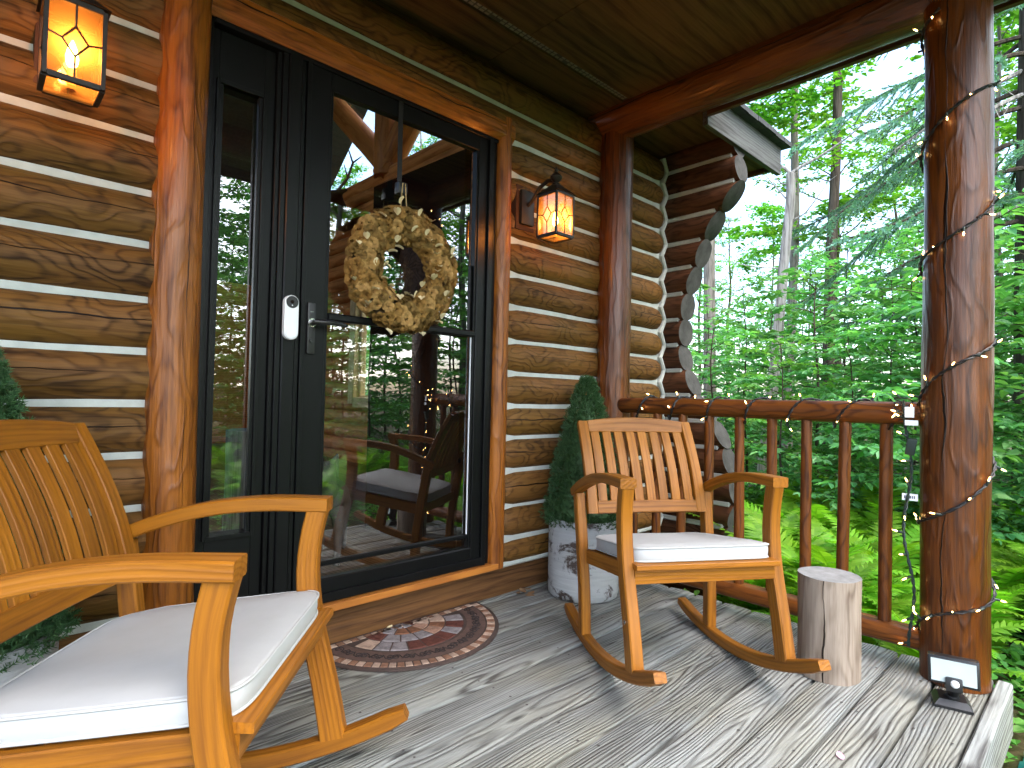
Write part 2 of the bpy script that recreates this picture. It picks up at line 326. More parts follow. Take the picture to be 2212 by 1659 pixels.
def log(name, p0, p1, r0, r1, mat, parent=None, seg=18, wob=0.035, step=0.09, end_mat=None, slant=0.0, flat=0.0, roundend=0.0, bend=0.0):
    """peeled round log from p0 to p1: tapered, knobbly, a little bent; slant tilts the first cut face"""
    p0, p1 = Vector(p0), Vector(p1); L = (p1-p0).length; d = (p1-p0).normalized()
    u = Vector((0, 0, 1)) if abs(d.z) < 0.9 else Vector((0, 1, 0))
    u = (u-d*u.dot(d)).normalized(); r = d.cross(u)
    n = max(2, int(L/step)); V = []; A = []; Fc = []; sd = rnd.uniform(0, 100)
    xs = [L*i/n for i in range(n+1)]
    if roundend > 0:
        xs = [0, roundend*.12, roundend*.4, roundend] + [x for x in xs if roundend*1.3 < x < L-roundend*1.3] + [L-roundend, L-roundend*.4, L-roundend*.12, L]
    for x in xs:
        t = x/L; rr = r0+(r1-r0)*t
        if roundend > 0:
            e = min(x, L-x)
            if e < roundend: rr *= math.sqrt(max(0.0, 1-(1-e/roundend)**2))*0.35+0.65 if e > 0 else 0.62
        bx = noise.noise(Vector((x*0.7, sd, 0)))*bend; by = noise.noise(Vector((x*0.7, sd, 9)))*bend
        for k in range(seg):
            a = 2*math.pi*k/seg; c, s = math.cos(a), math.sin(a)
            q = rr*(1+wob*noise.noise(Vector((x*2.2, c*1.3+sd, s*1.3)))*1.6+wob*0.6*noise.noise(Vector((x*7, c*3+sd, s*3))))
            y, z = q*c, q*s
            if flat and z > rr*(1-flat): z = rr*(1-flat)
            xx = x - (slant*z if x < 0.02 else 0)
            V.append(p0+d*xx+r*(y+bx)+u*(z+by)); A.append((x, y, z))
    m = len(xs)
    for i in range(m-1):
        for k in range(seg):
            a, b = i*seg+k, i*seg+(k+1) % seg
            Fc.append((a, b, b+seg, a+seg))
    Fc.append(tuple(range(seg-1, -1, -1))); Fc.append(tuple(range((m-1)*seg, m*seg)))
    if end_mat:
        return mk(name, V, Fc, None, parent, A, mats=[mat, end_mat], fmat=[0]*(len(Fc)-2)+[1, 1], angle=60)
    return mk(name, V, Fc, mat, parent, A, angle=60)
def tube(path, r, seg=6, cap=True):
    P = [Vector(p) for p in path]; n = len(P); V = []; Fc = []; u = None
    for i in range(n):
        d = (P[min(i+1, n-1)]-P[max(i-1, 0)]).normalized()
        if u is None: u = d.orthogonal().normalized()
        u = (u-d*u.dot(d)).normalized(); v = d.cross(u); rr = r[i] if hasattr(r, '__len__') else r
        for k in range(seg):
            a = 2*math.pi*k/seg; V.append(P[i]+(u*math.cos(a)+v*math.sin(a))*rr)
    for i in range(n-1):
        for k in range(seg):
            a, b = i*seg+k, i*seg+(k+1) % seg; Fc.append((a, b, b+seg, a+seg))
    if cap: Fc.append(tuple(range(seg-1, -1, -1))); Fc.append(tuple(range((n-1)*seg, n*seg)))
    return V, Fc
def tubeo(name, path, r, mat, parent=None, seg=8, **k):
    V, Fc = tube(path, r, seg); return mk(name, V, Fc, mat, parent, **k)
def lathe(name, prof, mat, parent=None, seg=24, loc=(0, 0, 0), wobble=0.0, **k):
    V = []; Fc = []
    for r, z in prof:
        for i in range(seg):
            a = 2*math.pi*i/seg; q = r*(1+wobble*noise.noise(Vector((math.cos(a)*1.5, math.sin(a)*1.5, z*6))))
            V.append((q*math.cos(a), q*math.sin(a), z))
    for j in range(len(prof)-1):
        for i in range(seg):
            a, b = j*seg+i, j*seg+(i+1) % seg; Fc.append((a, b, b+seg, a+seg))
    Fc.append(tuple(range(seg-1, -1, -1))); Fc.append(tuple(range((len(prof)-1)*seg, len(prof)*seg)))
    return mk(name, V, Fc, mat, parent, loc=loc, **k)
def join(parts):
    V = []; Fc = []
    for v, f in parts:
        o = len(V); V += list(v); Fc += [tuple(i+o for i in q) for q in f]
    return V, Fc
def boxvf(x0, x1, y0, y1, z0, z1):
    return ([(x0, y0, z0), (x1, y0, z0), (x1, y1, z0), (x0, y1, z0), (x0, y0, z1), (x1, y0, z1), (x1, y1, z1), (x0, y1, z1)],
            [(0, 3, 2, 1), (4, 5, 6, 7), (0, 1, 5, 4), (1, 2, 6, 5), (2, 3, 7, 6), (3, 0, 4, 7)])
def rbox(name, x0, x1, y0, y1, z0, z1, mat, parent=None, bev=0.004, seg=2, loc=None):
    bm = bmesh.new(); bmesh.ops.create_cube(bm, size=1)
    for v in bm.verts: v.co = ((x0+x1)/2+v.co.x*(x1-x0), (y0+y1)/2+v.co.y*(y1-y0), (z0+z1)/2+v.co.z*(z1-z0))
    bmesh.ops.bevel(bm, geom=bm.edges[:], offset=bev, segments=seg, affect='EDGES', profile=0.6)
    me = bpy.data.meshes.new(name); bm.to_mesh(me); bm.free(); me.materials.append(MATS[mat])
    me.polygons.foreach_set('use_smooth', [True]*len(me.polygons)); me.set_sharp_from_angle(angle=R(35))
    o = bpy.data.objects.new(name, me); link(o, parent)
    if loc is not None: o.location = loc
    return o
def copyo(src, parent=None):
    c = src.copy(); COL.objects.link(c); c.parent = parent; return c

# ================================================================== the setting
GZ = -0.34
def gheight(x, y):
    d = max(0.0, math.hypot(x-1, y-3)-7)
    return GZ + 0.05*noise.noise(Vector((x*.35, y*.35, 0))) + min(1.0, d/12)*0.5*noise.noise(Vector((x*.06, y*.06, 3))) + d*0.012
def build_ground():
    V = []; Fc = []
    xs = [-120, -70, -40, -25] + [-16+i*0.8 for i in range(61)] + [42, 60, 90, 140]
    for y in xs:
        for x in xs: V.append((x, y, gheight(x, y)))
    n = len(xs)
    for j in range(n-1):
        for i in range(n-1): Fc.append((j*n+i, j*n+i+1, (j+1)*n+i+1, (j+1)*n+i))
    o = mk('ground', V, Fc, 'forest_floor'); tag(o, 'leaf-strewn forest floor round the cabin and deck', None, kind='structure')
build_ground()

DX0, DX1 = -2.6, 2.785
deck = empty('deck', (0, 0, 0), label='weathered grey timber deck with boards running along the wall', kind='structure')
gaps = [0.3147+0.150*i for i in range(13)]
def deck_board(y0, y1):
    n = 24; V = []; A = []; Fc = []; g = (rnd.uniform(-.03, .03), rnd.choice((-1, 1))*rnd.uniform(.02, .05)); w = y1-y0; dz = rnd.uniform(-.0015, .0015)
    prof = [(-.5, -.034), (-.5, -.010), (-.482, -.0026), (-.25, .0004), (0, .0010), (.25, .0004), (.482, -.0026), (.5, -.010), (.5, -.034)]
    e0, e1 = DX0+rnd.uniform(-.01, .01), DX1+rnd.uniform(-.008, .008)
    for i in range(n+1):
        x = e0+(e1-e0)*i/n; wv = 0.0015*noise.noise(Vector((x*2, y0*9, 0)))
        for a, z in prof: V.append((x, (y0+y1)/2+a*(w-.012)+wv, z+dz)); A.append((x, a*w+g[0], z+g[1]))
    m = len(prof)
    for i in range(n):
        for k in range(m-1): Fc.append((i*m+k, (i+1)*m+k, (i+1)*m+k+1, i*m+k+1))
    Fc.append(tuple(range(m))); Fc.append(tuple(range((n+1)*m-1, n*m-1, -1)))
    return mk('board', V, Fc, 'deck_wood', deck, A, angle=50)
for a, b in zip(gaps[:-1], gaps[1:]): deck_board(a, b)
deck_board(gaps[-1], gaps[-1]+0.06)
# rim board on edge along the front, then joists and rim below
box('rim_board', DX0, DX1, 0.266, 0.3115, -0.185, 0.001, 'deck_wood', deck, ch=0.14)
box('rim_board', DX1-0.05, DX1-0.006, 0.312, 2.12, -0.19, -0.036, 'deck_wood', deck, axis=1)
for i in range(13):
    x = -2.3+i*0.405
    box('joist', x-.02, x+.02, 0.312, 2.12, -0.19, -0.036, 'base_wood', deck, axis=1)
nv = []
for i in range(13):
    x = -2.3+i*0.405
    for g in gaps[:-1]:
        for q in (0.03, 0.118):
            c = (x+rnd.uniform(-.015, .015), g+q+rnd.uniform(-.008, .008), 0.0012); r_ = rnd.uniform(.0035, .0052)
            nv.append(([(c[0]+r_*math.cos(k*math.pi/4), c[1]+r_*math.sin(k*math.pi/4), 0.0016) for k in range(8)]+[(c[0], c[1], .0022)], [(k, (k+1) % 8, 8) for k in range(8)]))
V, Fc = join(nv); o = mk('nail_heads', V, Fc, 'nail', deck, smooth=False); o['kind'] = 'stuff'

# ------------------------------------------------------------------ the log cabin
cabin = empty('log_cabin', (0.5, 2.2, 0), label='brown log cabin with pale chinking, black entry door and projecting corner logs', cat='cabin')
def cp(f, *a, **k):
    o = f(*a, **k); o.location = Vector(o.location)-Vector((0.5, 2.2, 0)) if o.parent == cabin else o.location
    return o
CH = [2.61, 2.44, 2.285, 2.12, 1.953, 1.788, 1.617, 1.45, 1.281, 1.117, .954, .795, .63, .456, .295, .165]
WX0, WX1 = -2.6, 3.335
def clog(*a, **k): return cp(log, 'log', *a, parent=cabin, **k)
def chinking(path, w=0.046, h=0.04, up=(0, 0, 1)):
    P = []
    for a, b in zip(path[:-1], path[1:]):
        a, b = Vector(a), Vector(b); n = max(1, int((b-a).length/0.06))
        for i in range(n): P.append(a+(b-a)*i/n)
    P.append(Vector(path[-1])); sd_ = rnd.uniform(0, 99)
    P = [p+Vector((0, 0, 0.004*noise.noise(Vector((p.x*3, p.y*3, sd_+p.z*3))))) for p in P]
    ww = [w*(1+0.12*noise.noise(Vector((p.x*5+sd_, p.y*5, p.z*5)))) for p in P]
    V, Fc, A = sweep(P, h, ww, up, 0.3)
    return cp(mk, 'chinking', V, Fc, 'chink', cabin, None)
for a, b in zip(CH[1:], CH[:-1]):
    zc = (a+b)/2; r_ = (b-a)/2+0.003; yy = 2.147
    if zc > 2.3: segs = [(WX0, WX1)]
    else: segs = [(WX0, 0.44), (1.93, WX1)]
    for s0, s1 in segs:
        clog((s0, yy, zc), (s1, yy, zc), r_*rnd.uniform(.985, 1.015), r_*rnd.uniform(.985, 1.015), 'wall_log', wob=0.03, roundend=0.09 if s1 > 3 else 0.0)
for z in CH[1:]:
    for s0, s1 in ([(WX0, 3.325)] if z > 2.3 else [(WX0, 0.44), (1.93, 3.325)]):
        chinking([(s0, 2.122, z), (s1, 2.122, z)], w=0.06 if z > .2 else 0.03)
# zigzag of mortar where the two log walls cross
XC = [(CH[i]+CH[i+1])/2 for i in range(len(CH)-1)]
zz = []
for i in range(len(CH)-1): zz += [(3.325, 2.100, CH[i]), (3.372, 2.100, XC[i])]
chinking(zz+[(3.33, 2.10, .165)], w=0.03, h=0.05, up=(1, 0, 0))
# cross logs: stubs that stick out beyond the corner, cut to a swelling profile
prof = [(-.4, 1.74), (0, 1.70), (.22, 1.65), (.385, 1.602), (.583, 1.64), (.805, 1.716), (1.044, 1.885), (1.208, 1.945), (1.3, 1.975), (1.555, 1.969), (1.711, 1.943), (1.861, 1.888), (2.044, 1.821), (2.198, 1.728), (2.349, 1.60), (2.54, 1.62), (2.8, 1.66)]
def yend(z):
    for (z0, y0), (z1, y1) in zip(prof[:-1], prof[1:]):
        if z0 <= z <= z1: return y0+(y1-y0)*(z-z0)/(z1-z0)
    return prof[-1][1]
XR = [2.70] + XC + [0.08, -0.09, -0.25]
for a, b in zip(XR[1:], XR[:-1]):
    zc = (a+b)/2; r_ = (b-a)/2+0.004
    sl = -(yend(zc+r_)-yend(zc-r_))/(2*r_)
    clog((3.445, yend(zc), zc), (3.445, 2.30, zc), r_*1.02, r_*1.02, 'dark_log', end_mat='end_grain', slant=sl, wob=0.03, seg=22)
for z in XR[1:-1]: chinking([(3.400, yend(z)+0.03, z), (3.400, 2.11, z)], w=0.036, h=.03)
# inside of the end wall, with a window, and the gable truss above
iz = [0.165]+[0.295+0.1665*i for i in range(20)]
for a, b in zip(iz[:-1], iz[1:]):
    zc = (a+b)/2; r_ = (b-a)/2+0.003
    if 0.90 < zc < 2.3: segs = [(2.31, 5.10), (6.33, 9.6)]
    else: segs = [(2.31, 9.6)]
    for s0, s1 in segs: clog((3.445, s0, zc), (3.445, s1, zc), r_, r_, 'inside_log', wob=0.025, step=0.25, seg=14)
win = cp(empty, 'window', (3.40, 5.7, 1.6)); win.parent = cabin; win.location = Vector((3.40, 5.7, 1.6))-Vector((0.5, 2.2, 0))
for y0, y1, z0, z1, ax in ((-.63, -.5, -.72, .75, 2), (.5, .63, -.72, .75, 2), (-.5, .5, -.76, -.64, 1), (-.5, .5, .62, .75, 1)):
    box('window_frame', -.09, .02, y0, y1, z0, z1, 'pale_trim', win, axis=ax)
    box('window_frame', -.02, .05, y0*.92, y1*.92, z0*.97, z1*.97, 'pale_trim', win, axis=ax)
mk('pane', [(0.03, -.5, -.65), (0.03, .5, -.65), (0.03, .5, .65), (0.03, -.5, .65)], [(0, 1, 2, 3)], 'window_glass', win)
gz = iz[-1]
for (y0, z0), (y1, z1), r_ in (((5.72, gz), (5.72, 6.0), .17), ((5.62, gz+.05), (7.6, gz+1.75), .14), ((5.82, gz+.05), (3.9, gz+1.75), .14), ((2.3, gz+.02), (9.6, gz+.02), .09), ((8.0, gz), (8.0, 4.4), .12), ((3.4, gz), (3.4, 4.4), .12)):
    cp(log, 'truss_log', (3.42, y0, z0), (3.42, y1, z1), r_, r_, 'inside_log', parent=cabin, step=0.3, seg=14)
for y0, z0, y1, z1 in ((5.95, gz+.24, 7.4, gz+1.5), (5.95, gz+.3, 5.95, gz+1.9), (5.5, gz+.24, 4.05, gz+1.5), (5.5, gz+.3, 5.5, gz+1.9)):
    cp(bar, 'gable_window_trim', [(3.44, y0, z0), (3.44, y1, z1)], 0.06, 0.06, 'pale_trim', cabin)
cp(mk, 'gable_pane', [(3.47, 2.3, gz), (3.47, 9.6, gz), (3.47, 5.9, 6.1)], [(0, 1, 2)], 'window_glass', cabin)
cp(box, 'floor_inside', WX0, 3.38, 2.24, 9.6, 0.10, 0.185, 'base_wood', cabin, axis=1)
cp(box, 'wall_inside', WX0-.1, WX0, 2.2, 9.6, 0, 3.4, 'inside_log', cabin, axis=1)
cp(box, 'wall_inside', 1.0, 3.36, 9.6, 9.7, 0.4, 2.6, 'inside_log', cabin)
cp(box, 'wall_inside', WX0, 3.36, 9.6, 9.7, 0, 0.4, 'inside_log', cabin)
cp(box, 'wall_inside', WX0, 3.36, 9.6, 9.7, 2.6, 2.7, 'inside_log', cabin)
cp(mk, 'added_rear_pane', [(WX0, 9.65, .4), (0.99, 9.65, .4), (0.99, 9.65, 2.6), (WX0, 9.65, 2.6)], [(0, 1, 2, 3)], 'window_glass', cabin)  # unseen glazed opening, added to let daylight into the room
# roof of the cabin: two slopes, eave soffit, fascia, shingles
for (y0, z0), (y1, z1) in (((1.56, 2.80), (5.9, 6.25)), ((10.25, 2.80), (5.9, 6.25))):
    cp(mk, 'roof', [(-3, y0, z0), (4.03, y0, z0), (4.03, y1, z1), (-3, y1, z1), (-3, y0, z0-.05), (4.03, y0, z0-.05), (4.03, y1, z1-.09), (-3, y1, z1-.09)],
       [(0, 1, 2, 3), (7, 6, 5, 4), (0, 4, 5, 1), (1, 5, 6, 2), (3, 2, 6, 7), (0, 3, 7, 4)], 'shingle', cabin)
for i in range(8):
    x = 2.99+i*0.135
    cp(box, 'shingle', x, x+0.131, 1.545+rnd.uniform(-.006, .006), 1.86, 2.752, 2.778+rnd.uniform(0, .006), 'shingle', cabin, axis=1)
cp(box, 'fascia', 3.0, 4.02, 1.600, 1.632, 2.565, 2.752, 'fascia_wood', cabin)
cp(box, 'fascia', 3.985, 4.02, 1.634, 1.70, 2.60, 2.76, 'fascia_wood', cabin, axis=1)
cp(box, 'soffit', 2.83, 3.49, 1.634, 2.2, 2.640, 2.665, 'ceiling_wood', cabin)
cp(box, 'soffit', 3.494, 3.984, 1.634, 2.4, 2.630, 2.655, 'ceiling_wood', cabin)
cp(box, 'rake_board', 3.99, 4.02, 1.704, 2.6, 2.60, 2.70, 'base_wood', cabin, axis=1)
# base board, sill and log trim round the entry
cp(box, 'base_board', WX0, 3.34, 2.155, 2.24, -0.03, 0.166, 'base_wood', cabin)
cp(box, 'sill', 0.56, 1.90, 2.062, 2.20, 0.168, 0.196, 'sill_wood', cabin)
clog2 = lambda n, p0, p1, r0, r1, m, **k: cp(log, n, p0, p1, r0, r1, m, parent=cabin, **k)
clog2('trim_log', (0.488, 2.088, 0.0), (0.482, 2.088, 2.648), 0.076, 0.072, 'trim_wood', wob=0.05, seg=26, step=0.05, bend=0.012)
clog2('trim_log', (1.902, 2.105, 0.17), (1.902, 2.105, 2.372), 0.046, 0.046, 'trim_wood', wob=0.05, seg=18)
cp(bar, 'trim_header', [(0.555, 2.105, 2.313), (1.20, 2.105, 2.313), (1.944, 2.105, 2.313)], 0.085, 0.112, 'trim_wood', cabin, ch=0.28)
# ---- entry: sidelight, post, storm door
K = 'black_paint'
side = empty('sidelight', (0.675, 2.15, 0.2)); side.parent = cabin; side.location = Vector((0.675, 2.15, 0.2))-Vector((0.5, 2.2, 0))
def sl(n, x0, x1, y0, y1, z0, z1, ax=2, m=K, ch=0.05): return box(n, x0-.675, x1-.675, y0-2.15, y1-2.15, z0-.2, z1-.2, m, side, axis=ax, ch=ch)
sl('jamb', .552, .572, 2.095, 2.2, .197, 2.262)
sl('stile', .573, .600, 2.125, 2.18, .197, 2.24); sl('stile', .752, .790, 2.125, 2.18, .197, 2.24)
sl('rail', .601, .751, 2.125, 2.18, .197, .505, 0, ch=0.02); sl('rail', .601, .751, 2.125, 2.18, 2.052, 2.24, 0, ch=0.03)
sl('header', .573, 1.865, 2.09, 2.2, 2.241, 2.264, 0)
for d, yy in ((0.0, 2.108), (0.012, 2.118)):
    sl('moulding', .590+d, .602+d, yy, yy+.02, .492, 2.066); sl('moulding', .745-d, .757-d, yy, yy+.02, .492, 2.066)
    sl('moulding', .6025+d, .7445-d, yy, yy+.02, .492, .506, 0); sl('moulding', .6025+d, .7445-d, yy, yy+.02, 2.052, 2.066, 0)
sl('edge_bead', .7405, .7435, 2.139, 2.148, .507, 2.05, m='pale_trim')
mk('pane', [(.600-.675, 0.0, .30), (.752-.675, 0.0, .30), (.752-.675, 0.0, 1.86), (.600-.675, 0.0, 1.86)], [(0, 1, 2, 3)], 'door_glass', side, smooth=False)
for x0, x1, y0 in ((.791, .806, 2.108), (.807, .826, 2.095), (.827, .876, 2.086), (.877, .894, 2.098)):
    cp(box, 'door_post', x0, x1, y0, 2.2, .197, 2.2405, K, cabin, axis=2, ch=0.08)
DO = Vector((0.9, 2.12, 0.2))
door = empty('storm_door', (0, 0, 0)); door.parent = cabin; door.location = DO-Vector((0.5, 2.2, 0))
def dr(n, x0, x1, y0, y1, z0, z1, ax=2, m=K, ch=0.05): return box(n, x0-DO.x, x1-DO.x, y0-DO.y, y1-DO.y, z0-DO.z, z1-DO.z, m, door, axis=ax, ch=ch)
dr('hinge_rail', .896, .912, 2.088, 2.13, .197, 2.2405)
dr('stile', .913, .995, 2.098, 2.135, .20, 2.2405); dr('stile', .9955, 1.007, 2.104, 2.135, .29, 2.17)
dr('stile', 1.746, 1.80, 2.098, 2.135, .20, 2.2405); dr('stile', 1.735, 1.7455, 2.104, 2.135, .29, 2.17)
dr('jamb', 1.801, 1.826, 2.085, 2.15, .197, 2.2405); dr('jamb', 1.827, 1.864, 2.10, 2.2, .197, 2.2405)
dr('top_rail', .996, 1.745, 2.099, 2.135, 2.171, 2.2405, 0); dr('bottom_rail', .996, 1.745, 2.099, 2.135, .20, .289, 0, ch=0.12)
dr('threshold', .913, 1.80, 2.085, 2.099, .20, .235, 0)
dr('mid_rail', 1.008, 1.7345, 2.090, 2.120, 1.279, 1.309, 0, ch=0.2); dr('sash_bar', 1.008, 1.7345, 2.118, 2.136, .330, .350, 0, ch=0.2)
dr('sash_bar', 1.722, 1.7345, 2.119, 2.137, 1.31, 1.62, 2, ch=0.2)
dr('edge_bead', 1.729, 1.7325, 2.112, 2.118, .351, 1.278, m='tag_paper')
for z0, z1 in ((.29, 1.285), (1.30, 2.172)):
    mk('pane', [(1.006-DO.x, 0.008, z0-.2), (1.736-DO.x, 0.008, z0-.2), (1.736-DO.x, 0.008, z1-.2), (1.006-DO.x, 0.008, z1-.2)], [(0, 1, 2, 3)], 'door_glass', door, smooth=False)
rbox('lock_plate', .921-DO.x, .951-DO.x, -.036, -.0215, 1.145-.2, 1.337-.2, 'black_plastic', door, bev=0.003)
rbox('plate_mark', .930-DO.x, .942-DO.x, -.0375, -.0362, 1.302-.2, 1.304-.2, 'chrome', door, bev=0.0004, seg=1)
tubeo('handle', [(.937-DO.x, -.034, 1.262-.2), (.937-DO.x, -.075, 1.262-.2), (.955-DO.x, -.083, 1.263-.2), (1.0-DO.x, -.083, 1.264-.2), (1.045-DO.x, -.080, 1.260-.2), (1.058-DO.x, -.074, 1.258-.2)], [.011, .010, .010, .009, .009, .006], 'black_plastic', door, seg=10)
hr = tubeo('rosette', [(.937-DO.x, -.0365, 1.262-.2), (.937-DO.x, -.041, 1.262-.2)], .0165, 'chrome', door, seg=16)
tubeo('keyhole', [(.936-DO.x, -.0365, 1.195-.2), (.936-DO.x, -.042, 1.195-.2)], .008, 'black_plastic', door, seg=12)
# inner door, swung open into the room
idoor = empty('inner_door', (0, 0, 0)); idoor.parent = cabin; idoor.location = Vector((1.83, 2.26, 0.2))-Vector((0.5, 2.2, 0)); idoor.rotation_euler = (0, 0, R(3))
box('slab', -.045, 0, 0, .82, 0.01, 2.04, 'inner_door_paint', idoor, axis=2, ch=0.02)
ov = [(math.cos(a)*.17, math.sin(a)*.42) for a in [2*math.pi*i/36 for i in range(37)]]
tubeo('oval_moulding', [(-.05, .40+a, 1.40+b) for a, b in ov], .018, 'inner_door_paint', idoor, seg=8)
mk('oval_pane', [(-.0475, .40+a*.95, 1.40+b*.95) for a, b in ov[:-1]], [tuple(range(36))], 'dark_log', idoor, wood_attr=[(0, a, b) for a, b in ov[:-1]])
tubeo('pull', [(-.05, .74, .75), (-.085, .74, .76), (-.085, .74, 1.04), (-.05, .74, 1.05)], .008, 'black_plastic', idoor, seg=8)

# ------------------------------------------------------------------ porch roof, posts, railing
proof = empty('porch_roof', (0.2, 1.0, 2.65), label='dark stained plywood porch ceiling with log edge beams and a vent strip', cat='porch roof')
def pp(f, *a, **k):
    o = f(*a, **k); o.location = Vector(o.location)-Vector((0.2, 1.0, 2.65)); return o
for x0, x1 in ((-2.7, -0.62), (-0.617, 1.82), (1.823, 2.64)):
    pp(box, 'ceiling_panel', x0, x1, -0.2, 1.853, 2.652, 2.668, 'ceiling_wood', proof, ch=0.02)
    pp(box, 'ceiling_panel', x0, x1, 1.897, 2.21, 2.650, 2.668, 'ceiling_wood', proof, ch=0.02)
pp(box, 'vent_strip', -2.7, 2.64, 1.8545, 1.8955, 2.660, 2.668, 'vent_metal', proof)
sv = []
x = -0.4
while x < 2.58:
    for yv in (1.865, 1.883):
        if rnd.random() < 0.93: sv.append(boxvf(x, x+0.020, yv-.006, yv+.006, 2.6575, 2.6598))
    x += 0.030
V, Fc = join(sv); o = pp(mk, 'vent_slots', V, Fc, 'vent_slot', proof, smooth=False); o['kind'] = 'stuff'
pp(log, 'beam', (2.70, 2.14, 2.608), (2.70, -0.22, 2.598), 0.108, 0.112, 'post_wood', proof, seg=26, wob=0.03, step=0.06)
pp(log, 'beam', (-2.7, 0.415, 2.60), (2.595, 0.415, 2.60), 0.108, 0.108, 'post_wood', proof, seg=18, wob=0.03)
pp(box, 'soffit', 2.81, 3.0, -0.3, 1.63, 2.66, 2.675, 'ceiling_wood', proof, axis=1)
pp(box, 'fascia', 2.985, 3.015, -0.3, 1.598, 2.612, 2.77, 'base_wood', proof, axis=1)
pp(box, 'fascia', -2.8, 2.984, -0.3, -0.27, 2.60, 2.77, 'base_wood', proof)
pp(box, 'roof_slab', -2.8, 3.03, -0.32, 2.2, 2.772, 2.80, 'shingle', proof)
def post(x, y, z1, r0, r1, label, mat='post_wood', lean=0.0):
    o = log('porch_post', (x, y, -0.0 if y > .3 else -.3), (x+lean, y, z1), r0, r1, mat, seg=36, wob=0.035, step=0.04, bend=0.010)
    # origin at the foot
    for v in o.data.vertices: v.co -= Vector((x, y, 0))
    o.location = (x, y, 0); tag(o, label, 'post'); return o
post(2.668, 0.418, 2.515, 0.1085, 0.1035, 'thick varnished log post at the deck corner, wrapped in fairy lights')
post(2.72, 2.015, 2.525, 0.098, 0.094, 'varnished log post standing against the cabin wall behind the potted shrub')
rail = empty('porch_railing', (2.70, 1.2, 0), label='reddish-brown peeled log railing with round balusters along the deck edge', cat='railing')
def rl(f, *a, **k):
    o = f(*a, **k); o.location = Vector(o.location)-Vector((2.70, 1.2, 0)); return o
rl(log, 'top_rail', (2.70, 1.945, 0.970), (2.69, 0.50, 0.972), 0.046, 0.049, 'rail_wood', rail, seg=22, wob=0.03, step=0.05, flat=0.12, roundend=0.02)
rl(log, 'bottom_rail', (2.70, 1.945, 0.110), (2.69, 0.50, 0.110), 0.044, 0.047, 'rail_wood', rail, seg=20, wob=0.05, step=0.05, flat=0.3)
for y in (1.85, 1.702, 1.552, 1.407, 1.253, 1.1, .95, .795, .646):
    dx, dy = rnd.uniform(-.006, .006), rnd.uniform(-.01, .01)
    rl(log, 'baluster', (2.70+dx, y+dy, 0.135), (2.697, y, 0.945), 0.0245, 0.0235, 'rail_wood', rail, seg=8, wob=0.05, step=0.1)

